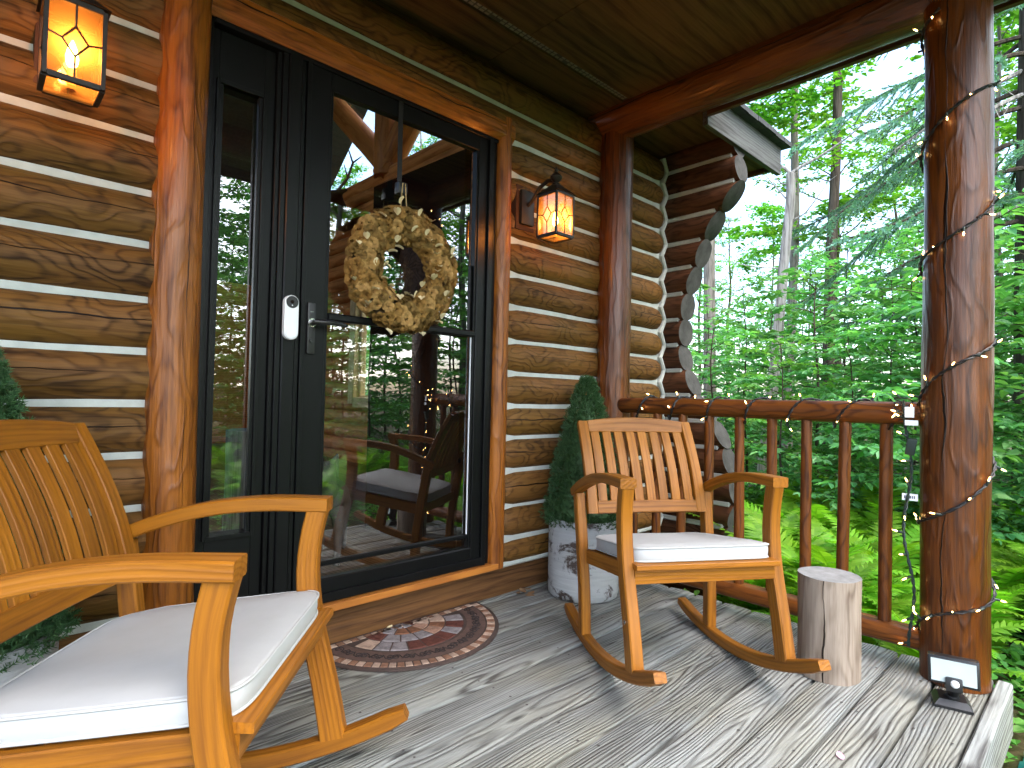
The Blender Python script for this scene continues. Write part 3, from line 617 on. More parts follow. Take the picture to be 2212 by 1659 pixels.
# ================================================================== rocking chairs and cushions
RC_V, RC_R = -0.093, 1.164
def arc(v): return (v-RC_V)**2/(2*RC_R)
def lerp_path(P, n):
    """smooth curve through control points"""
    P = [Vector(p) for p in P]; out_ = []
    m = len(P)-1
    for i in range(n+1):
        t = i/n*m; k = min(int(t), m-1); f = t-k
        p0, p1, p2, p3 = P[max(k-1, 0)], P[k], P[k+1], P[min(k+2, m)]
        out_.append(0.5*((2*p1)+(p2-p0)*f+(2*p0-5*p1+4*p2-p3)*f*f+(3*p1-p0-3*p2+p3)*f**3))
    return out_
def back_pt(t):
    # t 0 bottom .. 1 top of the back panel (v, z)
    return Vector((-0.190-0.165*t-0.020*math.sin(math.pi*t)*-1, 0, 0.520+0.375*t))
def make_chair(label):
    c = empty('rocking_chair', label=label, cat='chair', group='pair of wooden rocking chairs')
    B = lambda n, P, w, h, up=(0, 0, 1), ch=0.11: bar(n, P, w, h, 'chair_wood', c, up=up, ch=ch)
    for s in (-1, 1):
        vs = [-0.405+0.925*i/22 for i in range(23)]
        B('rocker', [(v, s*0.276, arc(v)+0.021) for v in vs], 0.040, [0.030 if i in (0, 22) else 0.042 for i in range(23)])
        B('front_leg', lerp_path([(.335, s*.276, .115), (.304, s*.277, .25), (.262, s*.279, .40), (.243, s*.281, .52), (.243, s*.283, .62), (.257, s*.284, .703)], 14), 0.042, [0.066, 0.064, 0.062, 0.060, 0.058, 0.057, 0.056, 0.055, 0.054, 0.053, 0.052, 0.051, 0.051, 0.051, 0.052], up=(1, 0, 0))
        B('rear_leg', lerp_path([(-.165, s*.280, .040), (-.172, s*.282, .2), (-.205, s*.287, .42), (-.238, s*.291, .598)], 8), 0.040, 0.048, up=(1, 0, 0))
        B('arm', lerp_path([(-.275, s*.296, .598), (-.17, s*.296, .645), (-.03, s*.294, .690), (.12, s*.291, .712), (.285, s*.287, .717)], 14), [0.042+.0012*i for i in range(15)], 0.036)
        B('stile', [(back_pt(t)+Vector((0, s*.246, 0)))[:] for t in [i/8 for i in range(9)]], 0.044, 0.026, up=(1, 0, 0.4))
        B('side_rail', [(.275, s*.258, .412), (.04, s*.26, .380), (-.19, s*.264, .346)], 0.024, 0.055)
        tubeo('bolt', [(.300, s*.2985, .262), (.300, s*.3005, .262)], .0075, 'chrome', c, seg=12)
        rbox('bracket', -.235, -.215, s*.27-.004, s*.27+.004, .56, .59, 'bronze', c, bev=.001, seg=1)
    n = 12
    us = [-.224+.448*i/n for i in range(n+1)]
    hs = [.052+.016*(1-(u/.224)**2) for u in us]
    tp = back_pt(0.945)
    B('top_rail', [(tp.x-0.012*(1-(u/.224)**2), u, tp.z+.001+(h-.052)/2) for u, h in zip(us, hs)], 0.024, hs, up=(-.35, 0, 1))
    bp_ = back_pt(.065)
    B('bottom_rail', [(bp_.x-0.010*(1-(u/.224)**2), u, bp_.z) for u in us], 0.024, 0.052, up=(-.35, 0, 1))
    for k in range(8):
        u = -.196+.056*k; bow = 0.010*(1-(u/.224)**2)
        B('slat', [(back_pt(t)+Vector((-bow-.001, u, 0)))[:] for t in [.13+.76*i/6 for i in range(7)]], 0.0390, 0.013, up=(1, 0, 0.4), ch=0.1)
    B('seat_rail', [(.292, -.266, .441), (.292, .266, .441)], 0.050, 0.019)
    B('apron', [(.282, -.262, .406), (.282, .262, .406)], 0.022, 0.050, ch=0.08)
    B('rear_apron', [(-.185, -.264, .345), (-.185, .264, .345)], 0.022, 0.05)
    B('brace', [(.0, -.25, .352), (.0, .25, .352)], 0.03, 0.03)
    for k in range(6):
        v = .225-.078*k; B('seat_slat', [(v, -.255, .434+.15*(v-.292)), (v, .255, .434+.15*(v-.292))], 0.058, 0.012)
    return c
def pose(o, x, y, yaw_, rock):
    M = Matrix.Translation((x, y, 0)) @ Matrix.Rotation(yaw_, 4, 'Z') @ Matrix.Translation((RC_V, 0, RC_R)) @ Matrix.Rotation(-rock, 4, 'Y') @ Matrix.Translation((-RC_V, 0, -RC_R))
    o.matrix_world = M
def make_cushion(label, seed):
    c = empty('seat_cushion', label=label, cat='cushion', group='white chair cushions')
    # outline in (v, u): trapezoid with rounded corners
    def outline(k, N_=72):
        pts = []
        for i in range(N_):
            a = 2*math.pi*i/N_; e = 2/9.0
            x = math.copysign(abs(math.cos(a))**e, math.cos(a)); y = math.copysign(abs(math.sin(a))**e, math.sin(a))
            hw = (.262+.004*x) - (0.035*max(0, -x-.55)/.45 if x < -.55 else 0)
            pts.append((.043+.248*x*k, y*hw*k))
        return pts
    def zt(v): return .504+.150*(v-.28)
    N_ = 72; V = []; Fc = []
    rings = [(0.25, 'top'), (0.5, 'top'), (0.72, 'top'), (0.88, 'top'), (0.96, 'top'), (0.99, 'top'), (1.0, -.005), (1.004, -.022), (1.0, -.041), (.99, -.046), (.9, -.048), (.3, -.048)]
    V.append((.043, 0, zt(.043)+.003)); 
    for k, h in rings:
        for (v, u) in outline(k):
            if h == 'top':
                z = zt(v)+.003*(1-k**8)+.0035*noise.noise(Vector((v*6, u*6, seed)))+.0015*noise.noise(Vector((v*30, u*30, seed)))*k - (.004 if k > .95 else 0)
            else: z = zt(v)-.006+h+.0012*noise.noise(Vector((v*25, u*25, seed+5)))
            V.append((v, u, z))
    for i in range(N_): Fc.append((0, 1+i, 1+(i+1) % N_))
    for j in range(len(rings)-1):
        for i in range(N_):
            a, b = 1+j*N_+i, 1+j*N_+(i+1) % N_; Fc.append((a, a+N_, b+N_, b))
    Fc.append(tuple(1+(len(rings)-1)*N_+i for i in range(N_)))
    mk('cover', V, Fc, 'cushion_fabric', c, angle=75)
    for k, dz in ((1.005, -.006), (1.002, -.050)):
        P = outline(k); P.append(P[0])
        tubeo('piping', [(v, u, zt(v)+dz) for v, u in P], .0033, 'piping_fabric', c, seg=6)
    return c
for (x, y, yw, rk), lab, cl, sd_ in (((2.024, 1.223, R(-122.4), 0.0), 'honey-brown slatted wooden rocking chair beside the log stump and railing', 'white piped cushion on the rocking chair by the railing', 1.0),
                                     ((0.324, 1.405, R(-40.34), R(-1.91)), 'honey-brown slatted wooden rocking chair close to the camera, cut off by the frame', 'large white piped cushion on the rocking chair nearest the camera', 8.0)):
    pose(make_chair(lab), x, y, yw, rk); pose(make_cushion(cl, sd_), x, y, yw, rk)

# ================================================================== potted shrubs
def shrub_mesh(seed, H=0.74, R0=0.215):
    r_ = random.Random(seed); V = []; Fc = []
    def rad(t): return R0*(1-t)**0.72*(1.0 if t > .06 else .86+2.3*t)+.012
    for k in range(6200):
        t = r_.random()**1.25; a = r_.uniform(0, 2*math.pi); rr = rad(t)*r_.uniform(.72, 1.0)*(1+.10*noise.noise(Vector((math.cos(a)*3, math.sin(a)*3, t*9+seed))))
        p = Vector((rr*math.cos(a), rr*math.sin(a), t*H)); nrm = Vector((math.cos(a), math.sin(a), .55+.5*t)).normalized()
        d = (nrm+Vector((r_.gauss(0, .45), r_.gauss(0, .45), r_.gauss(.15, .45)))).normalized()
        L = r_.uniform(.018, .036); side_ = d.orthogonal().normalized(); side_.rotate(Matrix.Rotation(r_.uniform(0, 6.28), 3, d)); s2 = d.cross(side_)
        o = len(V)
        tip = p+d*L
        for q in (side_, s2):
            o = len(V); w = L*.13
            V += [p-q*w*.5, p+q*w*.5, tip]; Fc.append((o, o+1, o+2))
            for f in (.35, .62):
                b = p+d*L*f
                for sg in (-1, 1):
                    o = len(V); V += [b-d*L*.07, b+d*L*.10, b+q*sg*L*.30+d*L*.34]; Fc.append((o, o+1, o+2))
    return V, Fc
SV, SF = shrub_mesh(3)
def planter(x, y, rz, pot_r, lab, cat='potted shrub'):
    p = empty('potted_shrub', (x, y, 0), rz, lab, cat, 'birch-bark planters with clipped shrubs')
    lathe('pot', [(pot_r*.93, 0.002), (pot_r*.99, .012), (pot_r, .05), (pot_r*1.005, .2), (pot_r, .37), (pot_r*.99, .392), (pot_r*.93, .392), (pot_r*.92, .33)], 'birch_pot', p, seg=44, wobble=0.02, angle=50)
    lathe('soil', [(.001, .35), (pot_r*.93, .345)], 'soil', p, seg=20)
    mk('foliage', SV, SF, 'shrub_green', p, smooth=False, loc=(0, 0, .36))
    log('stem', (0, 0, .3), (0, 0, .98), .02, .006, 'dark_bark', p, seg=8)
    lathe('core', [(.13, .37), (.16, .42), (.10, .72), (.035, .96), (.004, 1.02)], 'shrub_green', p, seg=14, wobble=0.2)
planter(2.345, 1.905, 0.4, 0.182, 'clipped green conifer in a whitish birch-bark pot beside the railing chair')
planter(0.015, 1.90, 2.3, 0.182, 'clipped green conifer in a birch-bark pot behind the near chair, cut off by the frame')

# ================================================================== log stump by the railing
def stump():
    o = log('log_stump', (0, 0, 0.0), (0, 0, .362), .106, .104, 'stump_wood', seg=40, wob=0.03, step=.03, end_mat='stump_top')
    o.location = (2.366, .748, 0.001); o.rotation_euler = (0, 0, R(20))
    tag(o, 'short barkless log stump standing on the deck beside the rocker', 'stump')
stump()

# ================================================================== doormat
def doormat():
    m = empty('doormat', (1.40, 2.142, 0.002), 0, 'half-round mosaic doormat in brown and terracotta at the door', 'doormat')
    RR = .425; n = 48
    def half(rad_, z): return [(rad_*math.cos(math.pi+math.pi*i/n), rad_*math.sin(math.pi+math.pi*i/n), z) for i in range(n+1)]
    V = half(RR, 0)+half(RR, .006)+half(RR-.004, .009); k = n+1; Fc = []
    for j in range(2):
        for i in range(n): Fc.append((j*k+i, j*k+i+1, (j+1)*k+i+1, (j+1)*k+i))
        Fc.append((j*k+n, j*k, (j+1)*k, (j+1)*k+n))
    Fc.append(tuple(range(2*k, 3*k))); Fc.append(tuple(range(k-1, -1, -1)))
    mk('base', V, Fc, 'mat_rubber', m, angle=50)
    def tile(pts, mat, nm='tile', z0=.0091, z1=.0118):
        c = sum((Vector(p) for p in pts), Vector((0, 0)))/len(pts); q = [c+(Vector(p)-c)*.90 for p in pts]
        V = [(p[0], p[1], z0) for p in pts]+[(p[0], p[1], z1) for p in q]; k_ = len(pts)
        Fc = [tuple(range(k_, 2*k_))]+[(i, (i+1) % k_, (i+1) % k_+k_, i+k_) for i in range(k_)]
        o = mk(nm, V, Fc, mat, m, smooth=False); return o
    def sector(r0, r1, a0, a1, g=.003, sub=3):
        P = []
        for i in range(sub+1):
            a = a0+g/r1+(a1-a0-2*g/r1)*i/sub; P.append((r1*math.cos(a), r1*math.sin(a)))
        for i in range(sub, -1, -1):
            a = a0+g/max(r0, .02)+(a1-a0-2*g/max(r0, .02))*i/sub; P.append((r0*math.cos(a), r0*math.sin(a)))
        return P[::-1] if False else P
    t = rnd
    na = 40
    for i in range(na):
        a0 = math.pi+.06+(math.pi-.12)*i/na; a1 = math.pi+.06+(math.pi-.12)*(i+1)/na
        tile(sector(.374, .408, a0, a1, .0022, 1), 'mat_tile_%d' % (5 if i % 2 else 4))
    ns = 24
    for i in range(ns):
        x0 = -.372+.744*i/ns; tile([(x0+.002, -.040), (x0+.029, -.040), (x0+.029, -.014), (x0+.002, -.014)], 'mat_tile_%d' % (5 if i % 2 else 4))
    # brown band with scrolls
    def band(r0, r1, z): 
        V = []; Fc = []; N_ = 40
        for i in range(N_+1):
            a = math.pi+.16+(math.pi-.32)*i/N_
            for r_ in (r0, r1): V.append((r_*math.cos(a), r_*math.sin(a), z))
        for i in range(N_): Fc.append((2*i, 2*i+1, 2*i+3, 2*i+2))
        return mk('scroll_band', V, Fc, 'mat_band', m, smooth=False)
    band(.285, .367, .0098)
    sp = []
    for sgn in (1, -1):
        P = [((.004+.014*(1-q))*math.cos(sgn*(q*7.5))*1.0, (.004+.014*(1-q))*math.sin(sgn*q*7.5)+sgn*.019, .0102) for q in [i/16 for i in range(17)]]
        P.append((.018, 0, .0102)) if False else None
        sp.append(tube(P, .0028, 5))
    sp.append(tube([(.018, .019, .0102), (.012, .004, .0102), (-.002, -.002, .0102), (-.014, -.006, .0102), (.018, -.019, .0102)], .0026, 5))
    SVv, SFf = join(sp); first = None
    for i in range(15):
        a = math.pi+.26+(math.pi-.52)*i/14
        if first is None: first = mk('scroll', SVv, SFf, 'mat_groove', m, smooth=True); o = first
        else: o = copyo(first, m)
        o.location = (.326*math.cos(a), .326*math.sin(a), 0); o.rotation_euler = (0, 0, a+(0 if i % 2 else math.pi))
    # mosaic centre
    for r0, r1, cnt in ((.195, .272, 9), (.125, .190, 7), (.060, .120, 5), (.008, .056, 3)):
        A0, A1 = math.pi+.17+(.12 if r0 > .19 else .0), 2*math.pi-.17-(.12 if r0 > .19 else .0)
        cuts = [A0]+[A0+(A1-A0)*(i+rnd.uniform(-.12, .12))/cnt for i in range(1, cnt)]+[A1]
        for i in range(cnt):
            tile(sector(r0, r1, cuts[i], cuts[i+1], .0028, 3), 'mat_tile_%d' % rnd.choice((0, 1, 2, 3, 3, 4, 5, 1)))
doormat()

# ================================================================== wall lanterns
def lantern(x0, label):
    Wd, Ht = .118, .200; cx = x0+Wd/2
    L = empty('wall_lantern', (cx, 1.859, 1.765), 0, label, 'lantern', 'wall lanterns')
    h = Wd/2
    for sx in (-1, 1):
        for sy in (-1, 1):
            box('corner_bar', sx*h-.005, sx*h+.005, sy*h-.005, sy*h+.005, 0, Ht, 'bronze', L, axis=2)
    for z0, z1 in ((-.004, .010), (Ht-.008, Ht+.006)):
        for s in (-1, 1):
            box('frame_bar', -h+.0055, h-.0055, s*h-.006, s*h+.006, z0, z1, 'bronze', L)
            box('frame_bar', s*h-.006, s*h+.006, -h+.0065, h-.0065, z0, z1, 'bronze', L, axis=1)
    a = h-.004
    cm = []
    dia = [(0, .70), (-.24, .50), (0, .30), (.24, .50)]
    segs = [((0, 1), dia[0]), (dia[0], dia[1]), (dia[1], dia[2]), (dia[2], dia[3]), (dia[3], dia[0]), (dia[1], (-.5, .54)), (dia[3], (.5, .54)), (dia[2], (0, 0))]
    for (p, q) in segs:
        cm.append(tube([(p[0]*2*a, 0, .008+p[1]*(Ht-.014)), (q[0]*2*a, 0, .008+q[1]*(Ht-.014))], .0026, 5))
    CV, CF = join(cm)
    for k in range(4):
        g = mk('pane', [(-a, 0, .008), (a, 0, .008), (a, 0, Ht-.006), (-a, 0, Ht-.006)], [(0, 1, 2, 3)], 'amber_glass', L, smooth=False)
        d = Vector((0, -h, 0)); d.rotate(Matrix.Rotation(k*math.pi/2, 3, 'Z')); g.location = d; g.rotation_euler = (0, 0, k*math.pi/2)
        mk('leading', CV, CF, 'bronze', g)
    mk('pane', [(-a, -a, 0.002), (a, -a, 0.002), (a, a, .002), (-a, a, .002)], [(0, 3, 2, 1)], 'amber_glass', L, smooth=False)
    V = [(-h-.012, -h-.012, Ht+.006), (h+.012, -h-.012, Ht+.006), (h+.012, h+.012, Ht+.006), (-h-.012, h+.012, Ht+.006)]
    V += [(x*.9, y*.9, Ht+.012) for x, y, z in V]+[(x*.18/(h+.012)*.1, y*.18/(h+.012)*.1, Ht+.055) for x, y, z in V]
    mk('cap', V, [(0, 3, 2, 1)]+[(j*4+i, j*4+(i+1) % 4, j*4+4+(i+1) % 4, j*4+4+i) for j in range(2) for i in range(4)]+[(8, 9, 10, 11)], 'bronze', L, smooth=False)
    lathe('finial', [(.016, Ht+.050), (.022, Ht+.060), (.010, Ht+.068), (.026, Ht+.082), (.030, Ht+.094), (.018, Ht+.108), (.007, Ht+.118), (.010, Ht+.128), (.001, Ht+.146)], 'bronze', L, seg=16)
    tubeo('arm', [(0, 0, Ht+.075), (0, .05, Ht+.090), (0, .11, Ht+.070), (0, .155, Ht+.02), (0, .20, Ht-.01)], .010, 'bronze', L, seg=8)
    rbox('backplate', -.045, .045, .185, .212, Ht-.10, Ht+.075, 'bronze', L, bev=.01)
    rbox('mount_block', -.065, .065, .205, .27, Ht-.125, Ht+.10, 'dark_log', L, bev=.006)
    lathe('candle', [(.010, .012), (.010, .055), (.004, .058)], 'wreath_cream', L, seg=12)
    lathe('bulb', [(.005, .056), (.012, .068), (.0145, .085), (.010, .108), (.003, .126), (.001, .130)], 'lamp_glow', L, seg=14)
    pl = bpy.data.lights.new('lantern_light', 'POINT'); pl.energy = 1.1; pl.color = (1.0, .55, .2); pl.shadow_soft_size = .02
    po = bpy.data.objects.new('lantern_light', pl); link(po, L); po.location = (0, -.024, .09)
lantern(0.116, 'lit amber-glass lantern high on the log wall, above the near chair')
lantern(1.968, 'lit bronze lantern with amber leaded glass and a finial, right of the door')

# ================================================================== doorbell
db = empty('doorbell', (.8515, 2.0845, 1.19), 0, 'white oblong video doorbell with a black camera eye beside the door', 'doorbell')
def capsule(hw, z0, z1, y0, y1, nm, mat, par, bev=.003):
    P = [(hw*math.cos(a), z1-hw+hw*math.sin(a)) for a in [math.pi*i/14 for i in range(15)]]+[(hw*math.cos(a), z0+hw+hw*math.sin(a)) for a in [math.pi+math.pi*i/14 for i in range(15)]]
    n = len(P); cz = (z0+z1)/2; V = []; Fc = []
    for s, y in ((1, y1), (1, y0+bev), (1-bev/hw, y0)): V += [(x*s, y, cz+(z-cz)*(1-(1-s)*hw/((z1-z0)/2))) for x, z in P]
    for j in range(2):
        for i in range(n): Fc.append((j*n+i, j*n+(i+1) % n, (j+1)*n+(i+1) % n, (j+1)*n+i))
    Fc.append(tuple(range(2*n, 3*n))); return mk(nm, V, Fc, mat, par, angle=40)
capsule(.0262, 0, .162, -.022, 0, 'body', 'white_plastic', db)
def disc(nm, r_, y, z, mat, par, th=.0015, x=0.0):
    return tubeo(nm, [(x, y, z), (x, y-th, z)], r_, mat, par, seg=24)
disc('camera_window', .0222, -.0221, .1365, 'black_plastic', db); disc('lens', .0065, -.0237, .1375, 'inner_door_paint', db); disc('indicator', .0022, -.0237, .1245, 'tag_paper', db, .0008)
disc('button_ring', .0225, -.0221, .026, 'tag_paper', db, .001); disc('button', .0195, -.0232, .026, 'white_plastic', db, .0015)

# ================================================================== wreath on its over-door hanger
hg = empty('wreath_hanger', (1.303, 2.1, 1.86), 0, 'black metal over-door strap hanger holding the wreath', 'hanger')
bar('strap', [(0, .045, .380), (0, -.008, .382), (0, -.008, .30), (0, -.010, .04), (0, -.012, .012)], .022, .003, 'black_plastic', hg, up=(0, 1, 0.05), ch=.2)
rbox('hook', -.022, .022, -.042, -.006, -.022, .030, 'black_plastic', hg, bev=.008)
wr = empty('wreath', (1.312, 2.045, 1.518), 0, 'round wreath of tan wood-curl roses with cream petals hanging on the door', 'wreath')
tor = []
V = []; Fc = []
for i in range(36):
    a = 2*math.pi*i/36
    for k in range(10):
        b = 2*math.pi*k/10; q = .185+.052*math.cos(b); V.append((q*math.cos(a), .03*math.sin(b)+.012, q*math.sin(a)))
for i in range(36):
    for k in range(10): Fc.append((i*10+k, ((i+1) % 36)*10+k, ((i+1) % 36)*10+(k+1) % 10, i*10+(k+1) % 10))
mk('ring_base', V, Fc, 'wreath_core_shade', wr)
def rose(seed):
    r_ = random.Random(seed); V = []; Fc = []
    for ring_, (cnt, r0, tilt, sz) in enumerate(((3, .0035, 1.45, .010), (4, .009, 1.32, .018), (5, .014, 1.08, .026), (6, .018, .70, .030))):
        for i in range(cnt):
            a = 2*math.pi*(i+ring_*.37)/cnt+r_.uniform(-.2, .2); tl = tilt+r_.uniform(-.15, .15); L = sz*r_.uniform(.85, 1.15); wd = L*1.15
            ca, sa = math.cos(a), math.sin(a); o = len(V)
            for j in range(4):
                for k in range(5):
                    tt = j/3; q = (k-2)/2; w_ = wd*.5*(.55+.75*math.sin(math.pi*(.15+.62*tt)))
                    if j == 3: w_ *= .62
                    bend_ = tl-.75*tt*tt
                    rr = r0+L*tt*math.cos(bend_)-.25*L*q*q*.5; zz_ = L*tt*math.sin(bend_)+.003*ring_*-1+.004+(.002*math.cos(3*q*2+seed) if j == 3 else 0)+.10*L*q*q
                    lat = q*w_
                    V.append((rr*ca-lat*sa, rr*sa+lat*ca, zz_))
            for j in range(3):
                for k in range(4):
                    b = o+j*5+k; Fc.append((b, b+1, b+6, b+5))
    return V, Fc
rose_me = []
for s in range(5):
    V, Fc = rose(s)
    for mt in ('wreath_brown', 'wreath_tan', 'wreath_olive'):
        me = bpy.data.meshes.new('flower'); me.from_pydata(V, [], Fc); me.materials.append(MATS[mt]); me.polygons.foreach_set('use_smooth', [True]*len(me.polygons)); rose_me.append(me)
wrn = random.Random(11); placed = []
def wpos(a, b):
    q = .185+.066*math.cos(b); n = Vector((math.cos(a)*math.cos(b), -math.sin(b), math.sin(a)*math.cos(b)))
    return Vector((q*math.cos(a), -.040*math.sin(b), q*math.sin(a))), n
tries = 0
while len(placed) < 175 and tries < 9000:
    tries += 1
    a = wrn.uniform(0, 6.283); b = wrn.uniform(-.35, math.pi+.35); p, n = wpos(a, b)
    if any((p-q).length < .0295 for q in placed): continue
    placed.append(p)
    me = wrn.choice(rose_me); o = bpy.data.objects.new('flower', me); link(o, wr); o.location = p
    n = (n+Vector((wrn.gauss(0, .25), -.25, wrn.gauss(0, .25)))).normalized()
    o.rotation_euler = (n.to_track_quat('Z', 'Y') @ Matrix.Rotation(wrn.uniform(0, 6.28), 4, 'Z').to_quaternion()).to_euler(); s_ = wrn.uniform(.56, .80); o.scale = (s_,)*3
V = []; Fc = []
for j in range(4):
    for k in range(5):
        t_ = j/3; q = (k-2)/2; w_ = .015*math.sin(math.pi*(.12+.78*t_)); V.append((q*w_, .032*t_, .008*math.sin(t_*2)+.006*q*q))
for j in range(3):
    for k in range(4): b = j*5+k; Fc.append((b, b+1, b+6, b+5))
pm = bpy.data.meshes.new('cream_petal'); pm.from_pydata(V, [], Fc); pm.materials.append(MATS['wreath_cream']); pm.polygons.foreach_set('use_smooth', [True]*len(pm.polygons))
for i in range(40):
    a = 2*math.pi*i/40+wrn.uniform(-.12, .12); b = wrn.uniform(.1, math.pi-.1); p, n = wpos(a, b)
    o = bpy.data.objects.new('cream_petal', pm); link(o, wr); o.location = p+n*.018
    d = (n*.5+Vector((wrn.gauss(0, .6), -.5, wrn.gauss(0, .6)))).normalized()
    o.rotation_euler = d.to_track_quat('Y', 'Z').to_euler(); s_ = wrn.uniform(.8, 1.15); o.scale = (s_,)*3
for dx in (-.012, .012): tubeo('twine', [(dx*.5-.006, .012, .365), (dx-.006, .012, .29), (dx*1.4-.006, .010, .235)], .0022, 'twine', wr, seg=5)

# ================================================================== solar flood light by the post
sl_ = empty('solar_floodlight', (2.44, .39, 0.001), R(196.5), 'small black solar floodlight with a pale lens standing at the foot of the corner post', 'floodlight')
# local x points to the camera
V = []
for z, k in ((0, 1), (.008, 1), (.026, .72)): V += [(-.05*k, -.052*k, z), (.05*k, -.052*k, z), (.05*k, .052*k, z), (-.05*k, .052*k, z)]
mk('base', V, [(3, 2, 1, 0)]+[(j*4+i, j*4+(i+1) % 4, j*4+4+(i+1) % 4, j*4+4+i) for j in range(2) for i in range(4)]+[(8, 9, 10, 11)], 'black_plastic', sl_, smooth=False)
for y in (-.042, .042): rbox('screw', .036, .044, y-.004, y+.004, .008, .013, 'chrome', sl_, bev=.0015, seg=1)
lathe('swivel', [(.022, .025), (.022, .032), (.014, .036), (.014, .048), (.020, .052), (.017, .066)], 'black_plastic', sl_, seg=18)
hd = empty('head', (0.035, 0, .122)); hd.parent = sl_; hd.rotation_euler = (R(2), R(-8), R(-6))
rbox('housing', -.035, .014, -.069, .069, -.044, .044, 'black_plastic', hd, bev=.005)
rbox('bezel', .010, .019, -.0655, .0655, -.0405, .0405, 'black_plastic', hd, bev=.004)
V = [(.0196, -.060, -.035), (.0196, .060, -.035), (.0196, .060, .035), (.0196, -.060, .035), (.0193, -.034, -.012), (.0193, .034, -.012), (.0193, .034, .020), (.0193, -.034, .020)]
mk('lens', V, [(4, 5, 6, 7), (0, 1, 5, 4), (1, 2, 6, 5), (2, 3, 7, 6), (3, 0, 4, 7)], 'lens_white', hd, smooth=False)
rbox('sensor_block', .004, .030, -.023, .023, -.060, -.016, 'black_plastic', hd, bev=.006)
sv_ = lathe('sensor_dome', [(.0125, 0), (.0115, .005), (.008, .009), (.001, .011)], 'white_plastic', hd, seg=18, loc=(.0295, .002, -.034)); sv_.rotation_euler = (0, R(90), 0)
tubeo('neck', [(0.0, 0, -.045), (-.02, 0, -.062), (-.032, 0, -.075)], .016, 'black_plastic', hd, seg=12)

# ================================================================== fairy lights
def bulb_meshes():
    me = []
    for nm, pr, mt in (('socket', [(.0035, -.004), (.0042, .0), (.0042, .015), (.0028, .017)], 'wire_green'),
                       ('bulb', [(.0026, .016), (.0034, .020), (.0036, .026), (.0024, .033), (.0004, .038)], 'bulb_glass'),
                       ('filament', [(.0014, .018), (.0020, .023), (.0019, .028), (.0008, .033)], 'fairy_glow')):
        V = []; Fc = []; seg = 7
        for r_, z in pr:
            for i in range(seg): a = 2*math.pi*i/seg; V.append((r_*math.cos(a), r_*math.sin(a), z))
        for j in range(len(pr)-1):
            for i in range(seg): a, b = j*seg+i, j*seg+(i+1) % seg; Fc.append((a, b, b+seg, a+seg))
        Fc.append(tuple(range((len(pr)-1)*seg, len(pr)*seg)))
        m = bpy.data.meshes.new(nm); m.from_pydata(V, [], Fc); m.materials.append(MATS[mt]); m.polygons.foreach_set('use_smooth', [True]*len(m.polygons)); me.append((nm, m))
    return me
BM = bulb_meshes(); fr = random.Random(5)
def add_bulb(parent, p, d, sc=1.0):
    q = Vector(d).normalized().to_track_quat('Z', 'Y').to_euler(); first = None
    b = bpy.data.objects.new('bulb', BM[1][1]); link(b, parent); b.location = p; b.rotation_euler = q; b.scale = (sc,)*3
    for nm, m in (BM[0], BM[2]):
        o = bpy.data.objects.new(nm, m); link(o, b)
def light_string(path, label, spacing, outward, wire='wire_dark', r_=.0043, start=.03, twist=True, tag_=True):
    P = [Vector(p) for p in path]; o0 = P[0].copy()
    e = empty('string_lights', o0, 0, label, 'string lights', 'strings of warm fairy lights')
    # two twisted strands
    parts = []
    for ph in (0, math.pi):
        Q = []; s = 0.0
        for i, p in enumerate(P):
            if i: s += (p-P[i-1]).length
            d = (P[min(i+1, len(P)-1)]-P[max(i-1, 0)]).normalized(); u = d.orthogonal().normalized(); v = d.cross(u)
            Q.append(p-o0+(u*math.cos(s*90+ph)+v*math.sin(s*90+ph))*r_*.8)
        parts.append(tube(Q, r_*.8, 5))
    V, Fc = join(parts); mk('wire', V, Fc, wire, e)
    s = 0.0; nxt = start
    for i in range(1, len(P)):
        s += (P[i]-P[i-1]).length
        if s >= nxt:
            nxt += spacing*fr.uniform(.75, 1.25)
            d = outward(P[i])*.8+Vector((fr.gauss(0, .5), fr.gauss(0, .5), fr.gauss(0, .8))); add_bulb(e, P[i]-o0+outward(P[i])*.003, d)
    return e
# helix round the corner post
pcx, pcy = 2.668, 0.418
zk = [-.16, .265, .655, 1.13, 1.645, 2.07, 2.50]
path = []
front = math.atan2(-pcy, -pcx)       # side that faces the viewer
i = 0.35
while i <= 5.93:
    k = int(i); f = i-k; f2 = f
    z = zk[k]+(zk[k+1]-zk[k])*f2 + .02*math.sin(i*9)
    a = front+2*math.pi*i
    rr = .1135-.0015*z
    path.append((pcx+rr*math.cos(a), pcy+rr*math.sin(a), max(z, .012))); i += 1/56
light_string(path, 'string of warm fairy lights wound round the thick corner post', .085, lambda p: Vector((p.x-pcx, p.y-pcy, 0)).normalized())
# wound round the top rail
path = []; t = 0.0
while t <= 6.6:
    a = math.radians(70)-2*math.pi*t; y = 1.93-(1.93-.60)*t/6.6+.012*math.sin(t*7)
    path.append((2.697+.0535*math.cos(a)*(1.05 if math.cos(a) > 0 else 1), y, .967+.0535*math.sin(a)+(-.012*max(0, -math.sin(a))**3)))
    t += 1/40
light_string(path, 'string of warm fairy lights wound along the top rail of the railing', .095, lambda p: Vector((p.x-2.697, 0, p.z-.967)).normalized())
